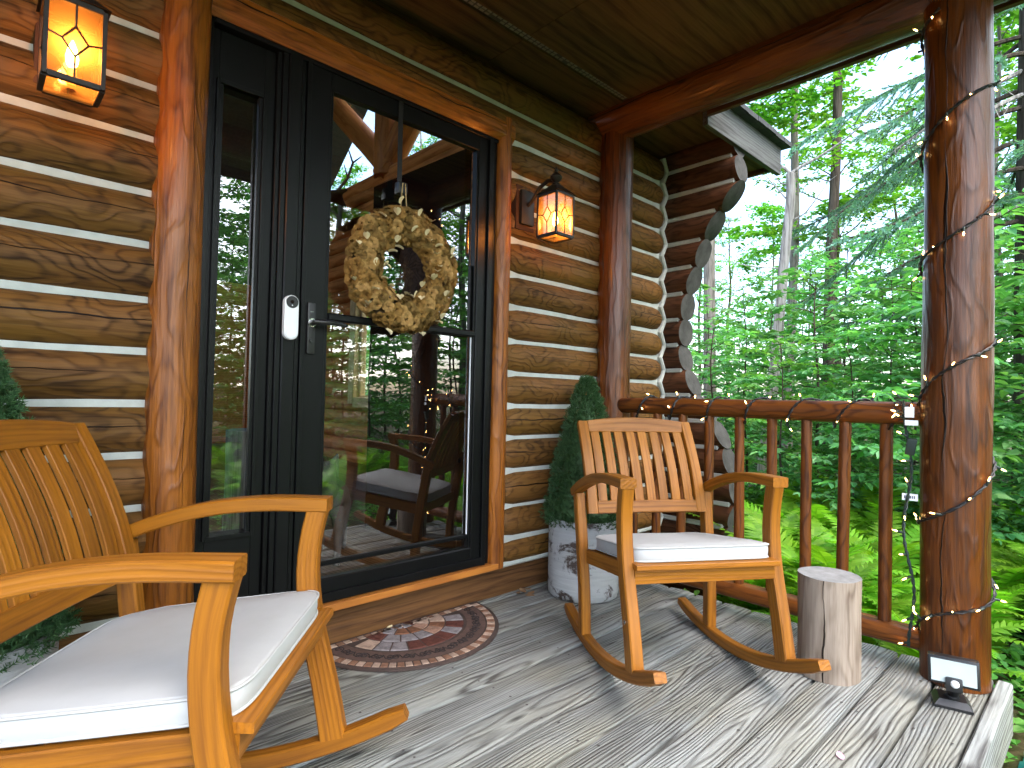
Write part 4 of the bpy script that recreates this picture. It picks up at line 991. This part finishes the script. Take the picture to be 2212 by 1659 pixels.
# loose end hanging beside the post, with tags and plug
path = []
for i in range(70):
    t = i/69; path.append((2.618+.012*math.sin(t*9)-.02*math.sin(t*3.1), .560+.012*math.sin(t*13+1)-.02*t, 1.02-.93*t))
hs = light_string(path, 'loose tail of green-wired fairy lights hanging down between railing and corner post', .082, lambda p: Vector((-.5, .6, -.2)).normalized(), wire='wire_green', start=.06)
o0 = Vector(path[0])
def tagcard(p, w, h, rz, text=False):
    c = empty('tag_holder', Vector(p)-o0, rz); c.parent = hs; c.name = 'paper_tag'
    rbox('card', -w/2, w/2, -.0006, .0006, -h/2, h/2, 'tag_paper', c, bev=.0004, seg=1)
    if text:
        for k in range(6): rbox('print', -w*.36+k*w*.12, -w*.36+k*w*.12+w*.08, -.0009, -.0007, -h*.2, h*.2, 'ink', c, bev=.0001, seg=1)
fz = math.atan2(-.56, -2.62)+math.pi/2
for p, w, h, tx in (((2.600, .548, .975), .030, .040, False), ((2.602, .542, .935), .042, .020, False), ((2.600, .545, .655), .050, .026, True)): tagcard(p, w, h, fz, tx)
pg = rbox('plug', -.016, .016, -.012, .012, -.032, .032, 'wire_green', hs, bev=.005, loc=Vector((2.612, .545, .845))-o0); pg.rotation_euler = (0.2, .15, fz)
# cluster where the strings meet at the rail end
ce = empty('string_lights', (2.66, .575, 1.0), 0, 'knot of fairy lights bunched where the top rail meets the corner post', 'string lights', 'strings of warm fairy lights')
P = []
for i in range(60):
    a = i*.55; P.append((.030*math.cos(a)-.02, .035*math.sin(a*1.3), .025*math.sin(a*.7)+.01-.0012*i))
V, Fc = tube(P, .0024, 5); mk('wire', V, Fc, 'wire_dark', ce)
for i in range(4, 60, 7): add_bulb(ce, P[i], (fr.gauss(-.6, .4), fr.gauss(.3, .5), fr.gauss(0, .7)))

# ================================================================== bits lying about
def leafbit(x, y, z, sz, mat, rz, nm, label, cat, grp=None):
    V = []; Fc = []
    for j in range(5):
        t = j/4; w = sz*.3*math.sin(math.pi*(.06+.88*t))
        for q in (-1, 0, 1): V.append((sz*(t-.5), q*w, .002+sz*.10*abs(q)*t+sz*.16*(t-.5)**2))
    for j in range(4):
        for k in range(2): b = j*3+k; Fc.append((b, b+3, b+4, b+1))
    o = mk(nm, V, Fc, mat, smooth=True); o.location = (x, y, z); o.rotation_euler = (0, 0, rz); tag(o, label, cat, grp)
leafbit(1.83, .545, .002, .035, 'petal_pink', .6, 'flower_petal', 'single pink flower petal lying on the deck boards', 'petal')
for i, (x, y, s_) in enumerate(((2.12, 2.06, .05), (2.10, 2.10, .06), (2.15, 2.115, .045), (2.06, 2.09, .04), (2.09, 2.04, .05))):
    leafbit(x, y, .003+.006*(i % 2), s_, 'dead_leaf', i*1.3, 'dead_leaf', 'dry brown leaf scrap in the corner beside the railing planter', 'leaf', 'dry leaves swept into the corner')
leafbit(1.335, 2.125, .015, .032, 'wreath_cream', .2, 'wood_chip', 'pale wood chip on the straight edge of the doormat', 'chip')
V = []; Fc = []; n = 26
for j in range(n):
    for i in range(n):
        x, y = (i/(n-1)-.5)*.62, (j/(n-1)-.5)*.5; e = max(abs(i/(n-1)-.5), abs(j/(n-1)-.5))*2
        V.append((x+.05*noise.noise(Vector((x*4, y*4, 1))), y+.05*noise.noise(Vector((x*4, y*4, 5))), 0.07*(1-e**3)+.05*abs(noise.noise(Vector((x*5, y*5, 2))))+.03*noise.noise(Vector((x*12, y*12, 3)))))
for j in range(n-1):
    for i in range(n-1): a = j*n+i; Fc.append((a, a+1, a+n+1, a+n))
o = mk('tarp', V, Fc, 'teal_tarp'); o.location = (2.70, .0, GZ+.02); tag(o, 'crumpled teal plastic sheet on the ground beyond the deck corner', 'tarp')

# ================================================================== inside: dog at the door, deer mount, bark stump
def skin(name, joints, edges, mat, sub=2):
    me = bpy.data.meshes.new(name); me.from_pydata([j[:3] for j in joints], edges, []); me.materials.append(MATS[mat])
    o = bpy.data.objects.new(name, me); COL.objects.link(o)
    m = o.modifiers.new('skin', 'SKIN'); m.use_smooth_shade = True; s2 = o.modifiers.new('sub', 'SUBSURF'); s2.levels = sub; s2.render_levels = sub
    for i, j in enumerate(joints): me.skin_vertices[0].data[i].radius = (j[3], j[3] if len(j) < 5 else j[4])
    me.skin_vertices[0].data[0].use_root = True
    dg = bpy.context.evaluated_depsgraph_get(); me2 = bpy.data.meshes.new_from_object(o.evaluated_get(dg)); o.modifiers.clear(); o.data = me2
    return o
J = [(0, 0, .46, .105), (.16, 0, .47, .10), (.32, .0, .47, .115), (.44, 0, .50, .095), (.52, 0, .58, .07), (.58, 0, .66, .068), (.66, 0, .67, .052), (.75, 0, .655, .034),
     (-.02, .075, .36, .07), (-.06, .08, .24, .04), (-.03, .08, .14, .028), (-.05, .08, .03, .024), (-.01, .08, .012, .026),
     (-.02, -.075, .36, .07), (-.06, -.08, .24, .04), (-.03, -.08, .14, .028), (-.05, -.08, .03, .024), (-.01, -.08, .012, .026),
     (.42, .075, .36, .05), (.41, .078, .22, .032), (.41, .078, .04, .024), (.45, .078, .012, .028),
     (.42, -.075, .36, .05), (.41, -.078, .22, .032), (.41, -.078, .04, .024), (.45, -.078, .012, .028),
     (-.12, 0, .52, .028), (-.22, 0, .60, .018), (-.27, 0, .70, .010),
     (.565, .045, .735, .022), (.55, .075, .79, .008), (.565, -.045, .735, .022), (.55, -.075, .79, .008)]
E_ = [(0, 1), (1, 2), (2, 3), (3, 4), (4, 5), (5, 6), (6, 7), (0, 8), (8, 9), (9, 10), (10, 11), (11, 12), (0, 13), (13, 14), (14, 15), (15, 16), (16, 17), (2, 18), (18, 19), (19, 20), (20, 21), (2, 22), (22, 23), (23, 24), (24, 25), (0, 26), (26, 27), (27, 28), (5, 29), (29, 30), (5, 31), (31, 32)]
dog = skin('dog', J, E_, 'dog_grey'); dog.location = (1.40, 2.80, .187); dog.rotation_euler = (0, 0, R(238)); dog.scale = (.68,)*3
tag(dog, 'grey dog standing inside behind the lower door glass', 'dog')
J = [(0, 0, 0, .16), (-.12, 0, .08, .13), (-.25, 0, .20, .10), (-.36, 0, .26, .09), (-.50, 0, .20, .06), (-.60, 0, .16, .04), (-.32, .1, .33, .04), (-.30, .2, .36, .015), (-.32, -.1, .33, .04), (-.30, -.2, .36, .015)]
deer = skin('deer_mount', J, [(0, 1), (1, 2), (2, 3), (3, 4), (4, 5), (3, 6), (6, 7), (3, 8), (8, 9)], 'deer_fur', 1); deer.location = (3.33, 6.45, 3.0); deer.rotation_euler = (0, 0, R(25))
for s in (-1, 1):
    tubeo('antler', [(-.32, s*.06, .34), (-.28, s*.18, .50), (-.30, s*.26, .66), (-.36, s*.24, .80)], [.02, .018, .014, .006], 'antler', deer, seg=6)
    tubeo('antler', [(-.28, s*.18, .50), (-.38, s*.20, .62)], [.014, .005], 'antler', deer, seg=6); tubeo('antler', [(-.30, s*.26, .66), (-.22, s*.32, .76)], [.012, .005], 'antler', deer, seg=6)
tag(deer, 'antlered deer head mounted on the log wall inside, seen through the upper glass', 'deer mount')
o = log('bark_stump', (0, 0, 0), (0, 0, .62), .17, .16, 'pale_bark', seg=24, end_mat='stump_top'); o.location = (1.10, 3.0, .187); tag(o, 'bark-covered stump table inside, seen low through the door glass', 'stump')

# ================================================================== vegetation
vr = random.Random(21)
def leaf2(V, Fc, p, d, n, L, w):
    """two-triangle leaf, folded along its midrib"""
    s = d.cross(n).normalized()*w*.5; o = len(V); lift = n*w*.16
    m = p+d*L*.42
    V += [p, m+s+lift, p+d*L, m-s+lift]; Fc += [(o, o+1, o+2), (o, o+2, o+3)]
def leaf4(V, Fc, p, d, n, L, w):
    s = d.cross(n).normalized()*w*.5; o = len(V); lift = n*w*.14
    a = p+d*L*.30; b = p+d*L*.62; tip = p+d*L-n*L*.10
    V += [p, a+s*.86+lift, b+s*.9+lift*.9, tip, b-s*.9+lift*.9, a-s*.86+lift]
    Fc += [(o, o+1, o+2), (o, o+2, o+3), (o, o+3, o+4), (o, o+4, o+5)]
def rv(s=1.0): return Vector((vr.gauss(0, s), vr.gauss(0, s), vr.gauss(0, s)))
def proto(name, V, Fc, mat, smooth=False):
    me = bpy.data.meshes.new(name); me.from_pydata([tuple(v) for v in V], [], Fc); me.materials.append(MATS[mat]); 
    if smooth: me.polygons.foreach_set('use_smooth', [True]*len(me.polygons))
    return me
def wattr(me, scale=1.0):
    a = me.attributes.new('wood', 'FLOAT_VECTOR', 'POINT')
    a.data.foreach_set('vector', [c for v in me.vertices for c in (v.co.z, v.co.x, v.co.y)])
def spray(V, Fc, TV, base, d, L, lf, leaf_len, twigs=True, droop=.25, w=.5, dens=.055):
    """a flat spray: twig with leaves on both sides and smaller side twigs"""
    n = max(3, int(L/dens)); p = base.copy(); d = d.normalized(); pts = [p.copy()]
    up = Vector((0, 0, 1))
    for i in range(n):
        dd = (d+rv(.10)+Vector((0, 0, -droop*i/n*.5))).normalized(); p = p+dd*L/n; pts.append(p.copy())
        sd_ = dd.cross(up)
        if sd_.length < .1: sd_ = dd.orthogonal()
        sd_.normalize(); sg = 1 if i % 2 else -1
        if i > 0 or not twigs:
            for s in ((sg,) if vr.random() < .35 else (sg, -sg)):
                ld = (dd*.55+sd_*s*.8+rv(.22)+Vector((0, 0, -.12))).normalized(); nn = (up+rv(.32)).normalized()
                lf(V, Fc, p, ld, nn, leaf_len*vr.uniform(.7, 1.15), leaf_len*w*vr.uniform(.85, 1.15))
        if twigs and i > n*.15 and vr.random() < .62:
            spray(V, Fc, TV, p, (dd*.65+sd_*sg*.8+rv(.1)).normalized(), L*vr.uniform(.28, .48)*(1-.4*i/n), lf, leaf_len, False, droop, w, dens)
    lf(V, Fc, p, dd, (up+rv(.2)).normalized(), leaf_len, leaf_len*w)
    if twigs: TV.append(tube(pts, [.006*(1-.8*i/len(pts)) for i in range(len(pts))], 4, False))
    return pts
# --- understorey saplings
sap = []
for k in range(4):
    H = (2.6, 3.4, 4.2, 3.0)[k]; V = []; Fc = []; TV = []
    stem = [Vector((.12*noise.noise(Vector((z*.7, k*7, 0))), .12*noise.noise(Vector((z*.7, k*7, 5))), z)) for z in [H*i/14 for i in range(15)]]
    TV.append(tube(stem, [.022*(1-.75*i/14) for i in range(15)], 6, False))
    nb = int(H*10)
    for b in range(nb):
        t = .10+.90*(b+vr.random())/nb; z = t*14; q = stem[min(14, int(z))].lerp(stem[min(14, int(z)+1)], z-int(z)); a = b*2.4+vr.uniform(-.4, .4)
        L = (1.15-.75*t)*vr.uniform(.7, 1.1)+.15
        spray(V, Fc, TV, q, Vector((math.cos(a), math.sin(a), .28*t+.05)), L, leaf4, .115 if k != 3 else .095, True, .5, .52, .07)
    tv, tf = join(TV)
    m1 = proto('crown', V, Fc, 'leaf_beech' if k < 3 else 'leaf_low'); m2 = proto('trunk', tv, tf, 'dark_bark', True); wattr(m2); sap.append((m1, m2))
# --- canopy trees
trees = []
for k in range(5):
    H = (13, 15.5, 12, 17, 10)[k]; V = []; Fc = []; TV = []
    r0 = (.13, .17, .11, .20, .09)[k]
    stem = [Vector((.35*noise.noise(Vector((z*.22, k*7+2, 0))), .35*noise.noise(Vector((z*.22, k*7+2, 5))), z)) for z in [-.3+(H+.3)*i/24 for i in range(25)]]
    TV.append(tube(stem, [r0*(1-.82*i/24) for i in range(25)], 9, False))
    nb = 32
    lo = (.22, .30, .12, .34, .10)[k]
    for b in range(nb):
        t = lo+(1-lo)*(b+vr.random())/nb; z = t*24; q = stem[min(24, int(z))].lerp(stem[min(24, int(z)+1)], z-int(z)); a = b*2.4+vr.uniform(-.5, .5)
        L = (H*.20)*(1.15-.8*(t-lo)/(1-lo))*vr.uniform(.6, 1.1)+.4
        d = Vector((math.cos(a), math.sin(a), .25+.55*t)).normalized(); n = 9; p = q.copy(); pts = [p.copy()]
        for i in range(n):
            d = (d+rv(.13)+Vector((0, 0, -.03))).normalized(); p = p+d*L/n; pts.append(p.copy())
            if i >= 2:
                for c in range(2):
                    dd = (d*.5+Vector((vr.gauss(0, 1), vr.gauss(0, 1), vr.gauss(0, .28)))).normalized(); sl2 = vr.uniform(.35, .85)
                    bp2 = p.copy(); m = 9
                    for j in range(m):
                        bp2 = bp2+(dd+rv(.16)).normalized()*sl2/m
                        for _ in range(2):
                            leaf2(V, Fc, bp2+rv(.05), (dd*.3+Vector((vr.gauss(0, 1), vr.gauss(0, 1), -.25))).normalized(), (Vector((0, 0, 1))+rv(.35)).normalized(), vr.uniform(.10, .16), vr.uniform(.08, .12))
        TV.append(tube(pts, [max(.006, r0*.30*(1-t*.6)*(1-.85*i/n)) for i in range(n+1)], 5, False))
    tv, tf = join(TV)
    m1 = proto('crown', V, Fc, 'leaf_maple'); m2 = proto('trunk', tv, tf, 'grey_bark' if k in (1, 2, 4) else 'dark_bark', True); wattr(m2); trees.append((m1, m2))
def plant(kind, name, meshes, x, y, rz, sc, label, cat, group):
    e = empty(name, (x, y, gheight(x, y)-.02), rz, label, cat, group); e.scale = (sc, sc, sc)
    for nm, me in zip(('crown', 'trunk'), meshes):
        o = bpy.data.objects.new(nm, me); link(o, e)
    return e
def az(a, d): return d*math.cos(R(a)), d*math.sin(R(a))
# visible saplings, azimuth measured from +x
S1 = 'bushy green sapling in the understorey beyond the railing'
HS = (2.6, 3.4, 4.2, 3.0)
for a, d, k, h in ((27, 5.8, 0, 2.0), (24.5, 6.6, 1, 2.4), (21.5, 5.4, 3, 1.9), (18.5, 6.3, 0, 2.4), (16, 5.2, 1, 1.9), (13.2, 6.0, 2, 2.6), (10.5, 5.3, 0, 2.3), (7.5, 5.8, 1, 2.7), (4.5, 5.2, 2, 2.5), (2, 5.0, 0, 2.6), (-1.5, 5.6, 1, 2.8),
                   (28, 8.4, 2, 2.6), (25, 9.3, 1, 2.9), (22, 8.6, 0, 2.7), (19, 9.0, 2, 3.2), (16.5, 8.4, 1, 3.1), (14, 9.5, 3, 3.3), (11.5, 8.2, 2, 3.4), (8, 8.8, 1, 3.6), (5, 8.0, 0, 3.4), (1, 8.5, 2, 3.8),
                   (29, 13, 2, 3.0), (25.5, 14, 1, 3.4), (22.5, 13, 2, 3.3), (19.5, 14, 0, 3.6), (16.5, 13, 2, 3.9), (12.5, 13.5, 1, 4.2), (9, 12.5, 2, 4.3), (5, 13.5, 1, 4.8), (1, 12.5, 2, 4.5)):
    x, y = az(a, d); plant('s', 'sapling', sap[k], x, y, vr.uniform(0, 6.28), h/HS[k]*vr.uniform(.9, 1.1),
          'broad-leaved sapling close behind the railing, its leaves large and clear' if d < 7 else 'leafy sapling in the middle rank, half hidden by nearer saplings' if d < 11 else 'small-looking far sapling filling the gaps under the tall trees', 'sapling',
          'near saplings behind the railing' if d < 7 else 'middle rank of saplings' if d < 11 else 'far saplings under the trees')
T1 = 'leafy broadleaf tree in the woods beyond the railing'
for a, d, k, sc in ((28.5, 24, 0, .65), (22.3, 18, 4, .7), (17.2, 19, 3, .7), (12.8, 25, 0, .85), (9, 19, 3, .75), (6.5, 14, 4, 1.0), (2.5, 18, 0, .9), (-2, 19, 1, .9),
                    (26, 36, 3, .7), (19.5, 38, 0, .75), (9, 33, 0, .9), (4, 33, 2, 1.0)):
    x, y = az(a, d); plant('t', 'broadleaf_tree', trees[k], x, y, vr.uniform(0, 6.28), sc, T1, 'tree', 'broadleaf trees beyond the railing')
T2 = 'tree of the surrounding woods, seen only in reflection or through the cabin windows'
for a, d, k, sc in ((-12, 13, 2, 1.0), (-22, 10, 0, .9), (-30, 16, 3, .9), (-38, 11, 4, 1.2), (-46, 15, 1, .9), (-55, 12, 2, 1.0), (-63, 17, 0, 1.0), (-72, 13, 3, .8), (-82, 18, 1, .9), (-95, 14, 2, 1), (-115, 16, 0, 1), (-140, 15, 3, .9), (170, 15, 1, 1), (150, 18, 2, 1),
                    (42, 18, 2, .9), (48, 24, 0, .9), (56, 26, 1, .9), (63, 28, 0, .9), (70, 24, 3, .9), (77, 22, 2, 1), (85, 20, 1, 1), (-50, 24, 3, .9), (-35, 24, 1, 1), (-65, 26, 2, 1.1)):
    x, y = az(a, d); plant('t', 'broadleaf_tree', trees[k], x, y, vr.uniform(0, 6.28), sc, T2, 'tree', 'trees round the cabin')
S2 = 'sapling of the surrounding woods, seen only in reflection or through the cabin windows'
for a, d, k, sc in ((-40, 6, 0, 1), (-48, 7.5, 1, 1), (-57, 6, 2, .8), (-66, 7, 1, 1), (-75, 6, 0, 1), (-30, 7, 2, 1), (-20, 7.5, 1, 1), (-53, 10, 2, 1.2), (-62, 9, 2, 1.3), (-66, 11, 1, 1.5), (-70, 9.5, 2, 1.2), (-74, 10, 1, 1.4), (-79, 9, 2, 1.2), (-58, 9, 1, 1.3), (-44, 9.5, 2, 1.3), (-36, 9, 1, 1.3), (-69, 13, 2, 1.8), (-60, 13, 2, 1.8), (-84, 8, 0, 1.2), (-49, 13, 1, 1.8), (59.4, 10.2, 0, 1.05), (60.8, 11.3, 1, .95), (62.3, 10.6, 3, 1.0), (57, 12.5, 2, .9), (60.5, 13.5, 1, 1.1), (63.5, 12.5, 2, .8), (66.5, 14, 2, 1.0), (53, 13, 1, 1.1), (59, 17, 2, 1.4), (64, 17, 1, 1.6), (69, 17, 2, 1.4)):
    x, y = az(a, d); plant('s', 'sapling', sap[k], x, y, vr.uniform(0, 6.28), sc, S2, 'sapling', 'saplings round the cabin')
# --- pale dead birch leaning behind the railing
def pz(a, d, z): x, y = az(a, d); return Vector((x, y, z))
b0 = pz(22.9, 7.6, GZ-.1)
bt = empty('dead_birch', b0, 0, 'slim pale leaning dead trunk with bare twigs behind the railing', 'tree')
P = [pz(23.3, 7.6, GZ-.1), pz(22.6, 7.6, .6), pz(21.9, 7.6, 1.6), pz(21.4, 7.6, 2.6), pz(20.9, 7.6, 3.4), pz(20.9, 7.6, 3.75)]
pth = lerp_path([p-b0 for p in P], 30)
V, Fc = tube(pth, [.072-.0008*i for i in range(31)], 12); o = mk('trunk', V, Fc, 'pale_bark', bt, wood_attr=[(v[2], v[0], v[1]) for v in V])
for q, d, L in ((30, (.55, -.7, .55), 1.2), (30, (-.3, .6, .7), .7), (27, (.3, .6, .35), .6), (22, (.2, -.7, .2), .7), (18, (-.2, .8, .3), .8), (24, (.1, .7, .5), .9)):
    p = pth[q].copy(); d = Vector(d).normalized(); B = [p.copy()]
    for i in range(7): d = (d+rv(.16)).normalized(); p = p+d*L/7; B.append(p.copy())
    V, Fc = tube(B, [.020*(1-.12*i) if q == 30 else .011*(1-.12*i) for i in range(8)], 6); mk('branch', V, Fc, 'pale_bark', bt, wood_attr=[(v[2], v[0], v[1]) for v in V])
# --- two darker bare-stemmed trees that stand out
for a, d, r_, lean, lab, mt in ((17.6, 11.0, .105, .1, 'dark straight tree trunk rising behind the pale dead trunk', 'dark_bark'), (27.3, 10.5, .12, -.1, 'grey lichen-patched trunk next to the projecting corner logs', 'grey_bark'), (20.9, 12.0, .10, .15, 'thin grey trunk just right of the pale dead trunk', 'grey_bark')):
    x, y = az(a, d); e = empty('forest_tree', (x, y, gheight(x, y)-.05), 0, lab, 'tree')
    pts = [Vector((lean*t*1.5+.12*noise.noise(Vector((t*3, a, 0))), .12*noise.noise(Vector((t*3, a, 4))), 9.5*t)) for t in [i/20 for i in range(21)]]
    V, Fc = tube(pts, [r_*(1-.5*i/20) for i in range(21)], 12); mk('trunk', V, Fc, mt, e, wood_attr=[(v[2], v[0], v[1]) for v in V])
    V = []; Fc = []; TV = []
    for b in range(26):
        q = pts[vr.randrange(9, 21)]; aa = vr.uniform(0, 6.28)
        spray(V, Fc, TV, q, Vector((math.cos(aa), math.sin(aa), .2)), vr.uniform(.8, 1.7), leaf2, .13, True, .3, .7, .075)
    mk('crown', V, Fc, 'leaf_maple', e, smooth=False); tv, tf = join(TV); tw = mk('twigs', tv, tf, mt, e, wood_attr=[(v[2], v[0], v[1]) for v in tv]); tw['kind'] = 'stuff'
# --- blue spruce reaching in from the right
sx, sy = az(4.2, 7.4); spr = empty('spruce', (sx, sy, GZ-.05), 0, 'blue-green spruce with long drooping boughs behind the corner post', 'spruce')
tr = [Vector((0, 0, z)) for z in [0, 1, 2, 4, 6, 8, 10, 12]]
V, Fc = tube(tr, [.19, .18, .17, .15, .12, .09, .06, .02], 12); mk('trunk', V, Fc, 'dark_bark', spr, wood_attr=[(v[2], v[0], v[1]) for v in V])
def bough(p, d, L, dead=False):
    V = []; Fc = []; TV = []; n = int(L/.07); P = [p.copy()]; d = d.normalized()
    for i in range(n):
        d = (d+Vector((0, 0, -.045+.075*(i/n)))+rv(.035)).normalized(); p = p+d*L/n; P.append(p.copy())
        sd_ = d.cross(Vector((0, 0, 1))).normalized()
        if i < n*.15: continue
        for s in (-1, 1):
            tl = (.62*(1-i/n)+.12)*vr.uniform(.6, 1.1)*min(1, L/2)
            td = (d*.75+sd_*s*.75+Vector((0, 0, -.22))+rv(.12)).normalized(); q = p.copy(); m = max(3, int(tl/.055)); Q = [q.copy()]
            for j in range(m):
                td = (td+rv(.06)+Vector((0, 0, -.03))).normalized(); q = q+td*tl/m; Q.append(q.copy())
                if not dead:
                    for _ in range(12):
                        a = td.orthogonal(); a.rotate(Matrix.Rotation(vr.uniform(0, 6.28), 3, td)); nd = (a+td*.9).normalized(); b = q-td*tl/m*vr.random(); w = td.cross(nd).normalized()*.0062; o = len(V)
                        V += [b-w, b+w, b+nd*vr.uniform(.028, .045)]; Fc.append((o, o+1, o+2))
            TV.append(tube(Q, .0035, 4, False))
    TV.append(tube(P, [.022*(1-.85*i/len(P))+.003 for i in range(len(P))], 6, False))
    tv, tf = join(TV); b = mk('bough', tv, tf, 'dark_bark' if not dead else 'pale_bark', spr, wood_attr=[(v[2], v[0], v[1]) for v in tv])
    if not dead: mk('needles', V, Fc, 'spruce_blue', b, smooth=False)
for z, a, L in ((4.3, 128, 2.5), (3.7, 140, 2.1), (4.0, 112, 2.6), (5.0, 122, 2.3), (5.5, 140, 2.2), (4.8, 150, 2.2), (5.9, 118, 2.0), (3.2, 125, 1.9), (6.4, 135, 2.0), (4.5, 95, 2.4), (5.2, 170, 1.9), (3.9, 190, 1.7), (6.0, 200, 1.6), (3.0, 215, 1.5), (5.0, 60, 2.2), (4.2, 20, 2.0), (5.5, 320, 2.0), (4.0, 260, 1.6), (6.8, 160, 1.6), (7.0, 110, 1.6), (3.4, 165, 1.5), (2.6, 100, 1.6)):
    bough(Vector((0, 0, z)), Vector((math.cos(R(a)), math.sin(R(a)), -.02)), L)
for z, a, L in ((4.7, 128, 1.5), (4.45, 135, 1.3), (3.4, 130, 1.2)): bough(Vector((0, 0, z)), Vector((math.cos(R(a)), math.sin(R(a)), -.35)), L, True)
# --- ferns
def frond(seed, L=.72):
    r_ = random.Random(seed); V = []; Fc = []; n = 30; pts = []
    for i in range(n+1):
        t = i/n; ang = R(80)-R(78+10*(seed % 3))*t**1.6
        pts.append((pts[-1]+Vector((math.cos(ang), 0, math.sin(ang)))*L/n) if pts else Vector((0, 0, 0)))
    tv, tf = tube(pts, [.0035*(1-.8*i/n) for i in range(n+1)], 4, False); V += tv; Fc += tf
    for i in range(3, n+1):
        t = i/n; d = (pts[i]-pts[i-1]).normalized(); up = Vector((0, 1, 0)).cross(d).normalized()*-1
        if up.z < 0: up = -up
        wl = L*.20*math.sin(math.pi*min(1, .12+.88*t)**.85)**.8*(1-.25*t)+.008
        for s in (-1, 1):
            pd = (Vector((0, s, 0))+d*.42+up*.10+Vector((r_.gauss(0, .05), 0, r_.gauss(0, .07)))).normalized(); nn = (up+Vector((r_.gauss(0, .1), r_.gauss(0, .1), 0))).normalized()
            q = d.cross(pd).cross(pd); w = L/n*.46; o = len(V); p = pts[i]; sd_ = d
            V += [p-sd_*w, p+pd*wl*.5-sd_*w*.85-up*wl*.03, p+pd*wl-up*wl*.16, p+pd*wl*.5+sd_*w*.85-up*wl*.03, p+sd_*w]
            Fc += [(o, o+1, o+3, o+4), (o+1, o+2, o+3)]
    return proto('frond', V, Fc, 'fern_green')
FR = [frond(s) for s in range(4)]
def fern(x, y, sc, nf, label, group, z=None):
    e = empty('fern', (x, y, (gheight(x, y) if z is None else z)-.01), vr.uniform(0, 6.28), label, 'fern', group); e.scale = (sc,)*3
    for i in range(nf):
        o = bpy.data.objects.new('frond', FR[vr.randrange(4)]); link(o, e); o.rotation_euler = (vr.gauss(0, .10), vr.uniform(-.28, .18), 6.283*i/nf+vr.uniform(-.3, .3)); s_ = vr.uniform(.75, 1.12); o.scale = (s_,)*3
FL = 'bright green fern beyond the railing'
fn_ = 0
for (x0, x1, y0, y1, cnt, s0, s1), FL, FG in (((3.05, 3.5, .35, 1.45, 9, .75, 1.05), 'bright green fern tucked against the deck edge under the bottom rail', 'ferns against the deck edge'),
                                 ((3.4, 4.6, .3, 1.9, 22, .85, 1.3), 'tall bright green fern seen between the balusters', 'ferns behind the balusters'),
                                 ((4.4, 5.8, .1, 2.4, 18, .9, 1.3), 'fern in the second rank behind the balusters, partly hidden', 'second rank of ferns'),
                                 ((3.5, 5.6, -1.1, .25, 22, .9, 1.35), 'bright green fern on the far side of the corner post', 'ferns beyond the corner post'),
                                 ((5.6, 7.2, -.6, 3.0, 14, .9, 1.2), 'distant fern among the sapling stems', 'ferns among the saplings')):
    for _ in range(cnt): fern(vr.uniform(x0, x1), vr.uniform(y0, y1), vr.uniform(s0, s1), vr.randrange(8, 12), FL, FG)
for _ in range(30): fern(vr.uniform(1.2, 5.5), vr.uniform(-4.5, -1.3), vr.uniform(.8, 1.2), 9, 'fern in front of the porch, seen only as a reflection in the glass', 'ferns in front of the porch')
# --- low ground cover, uncountable
V = []; Fc = []
for _ in range(9000):
    if vr.random() < .75: x, y = vr.uniform(2.85, 8), vr.uniform(-1.6, 3.6)
    else: x, y = vr.uniform(-2, 6), vr.uniform(-6, -1.0)
    if x < 3.6 and y > 1.9: continue
    z = gheight(x, y)+vr.uniform(.0, .16)
    for k in range(3):
        a = vr.uniform(0, 6.28); leaf4(V, Fc, Vector((x, y, z))+rv(.02), Vector((math.cos(a), math.sin(a), vr.uniform(-.1, .6))).normalized(), (Vector((0, 0, 1))+rv(.3)).normalized(), vr.uniform(.04, .09), vr.uniform(.025, .05))
o = mk('undergrowth', V, Fc, 'leaf_low', smooth=False); tag(o, 'low leafy ground cover among the ferns round the deck', None, kind='stuff')
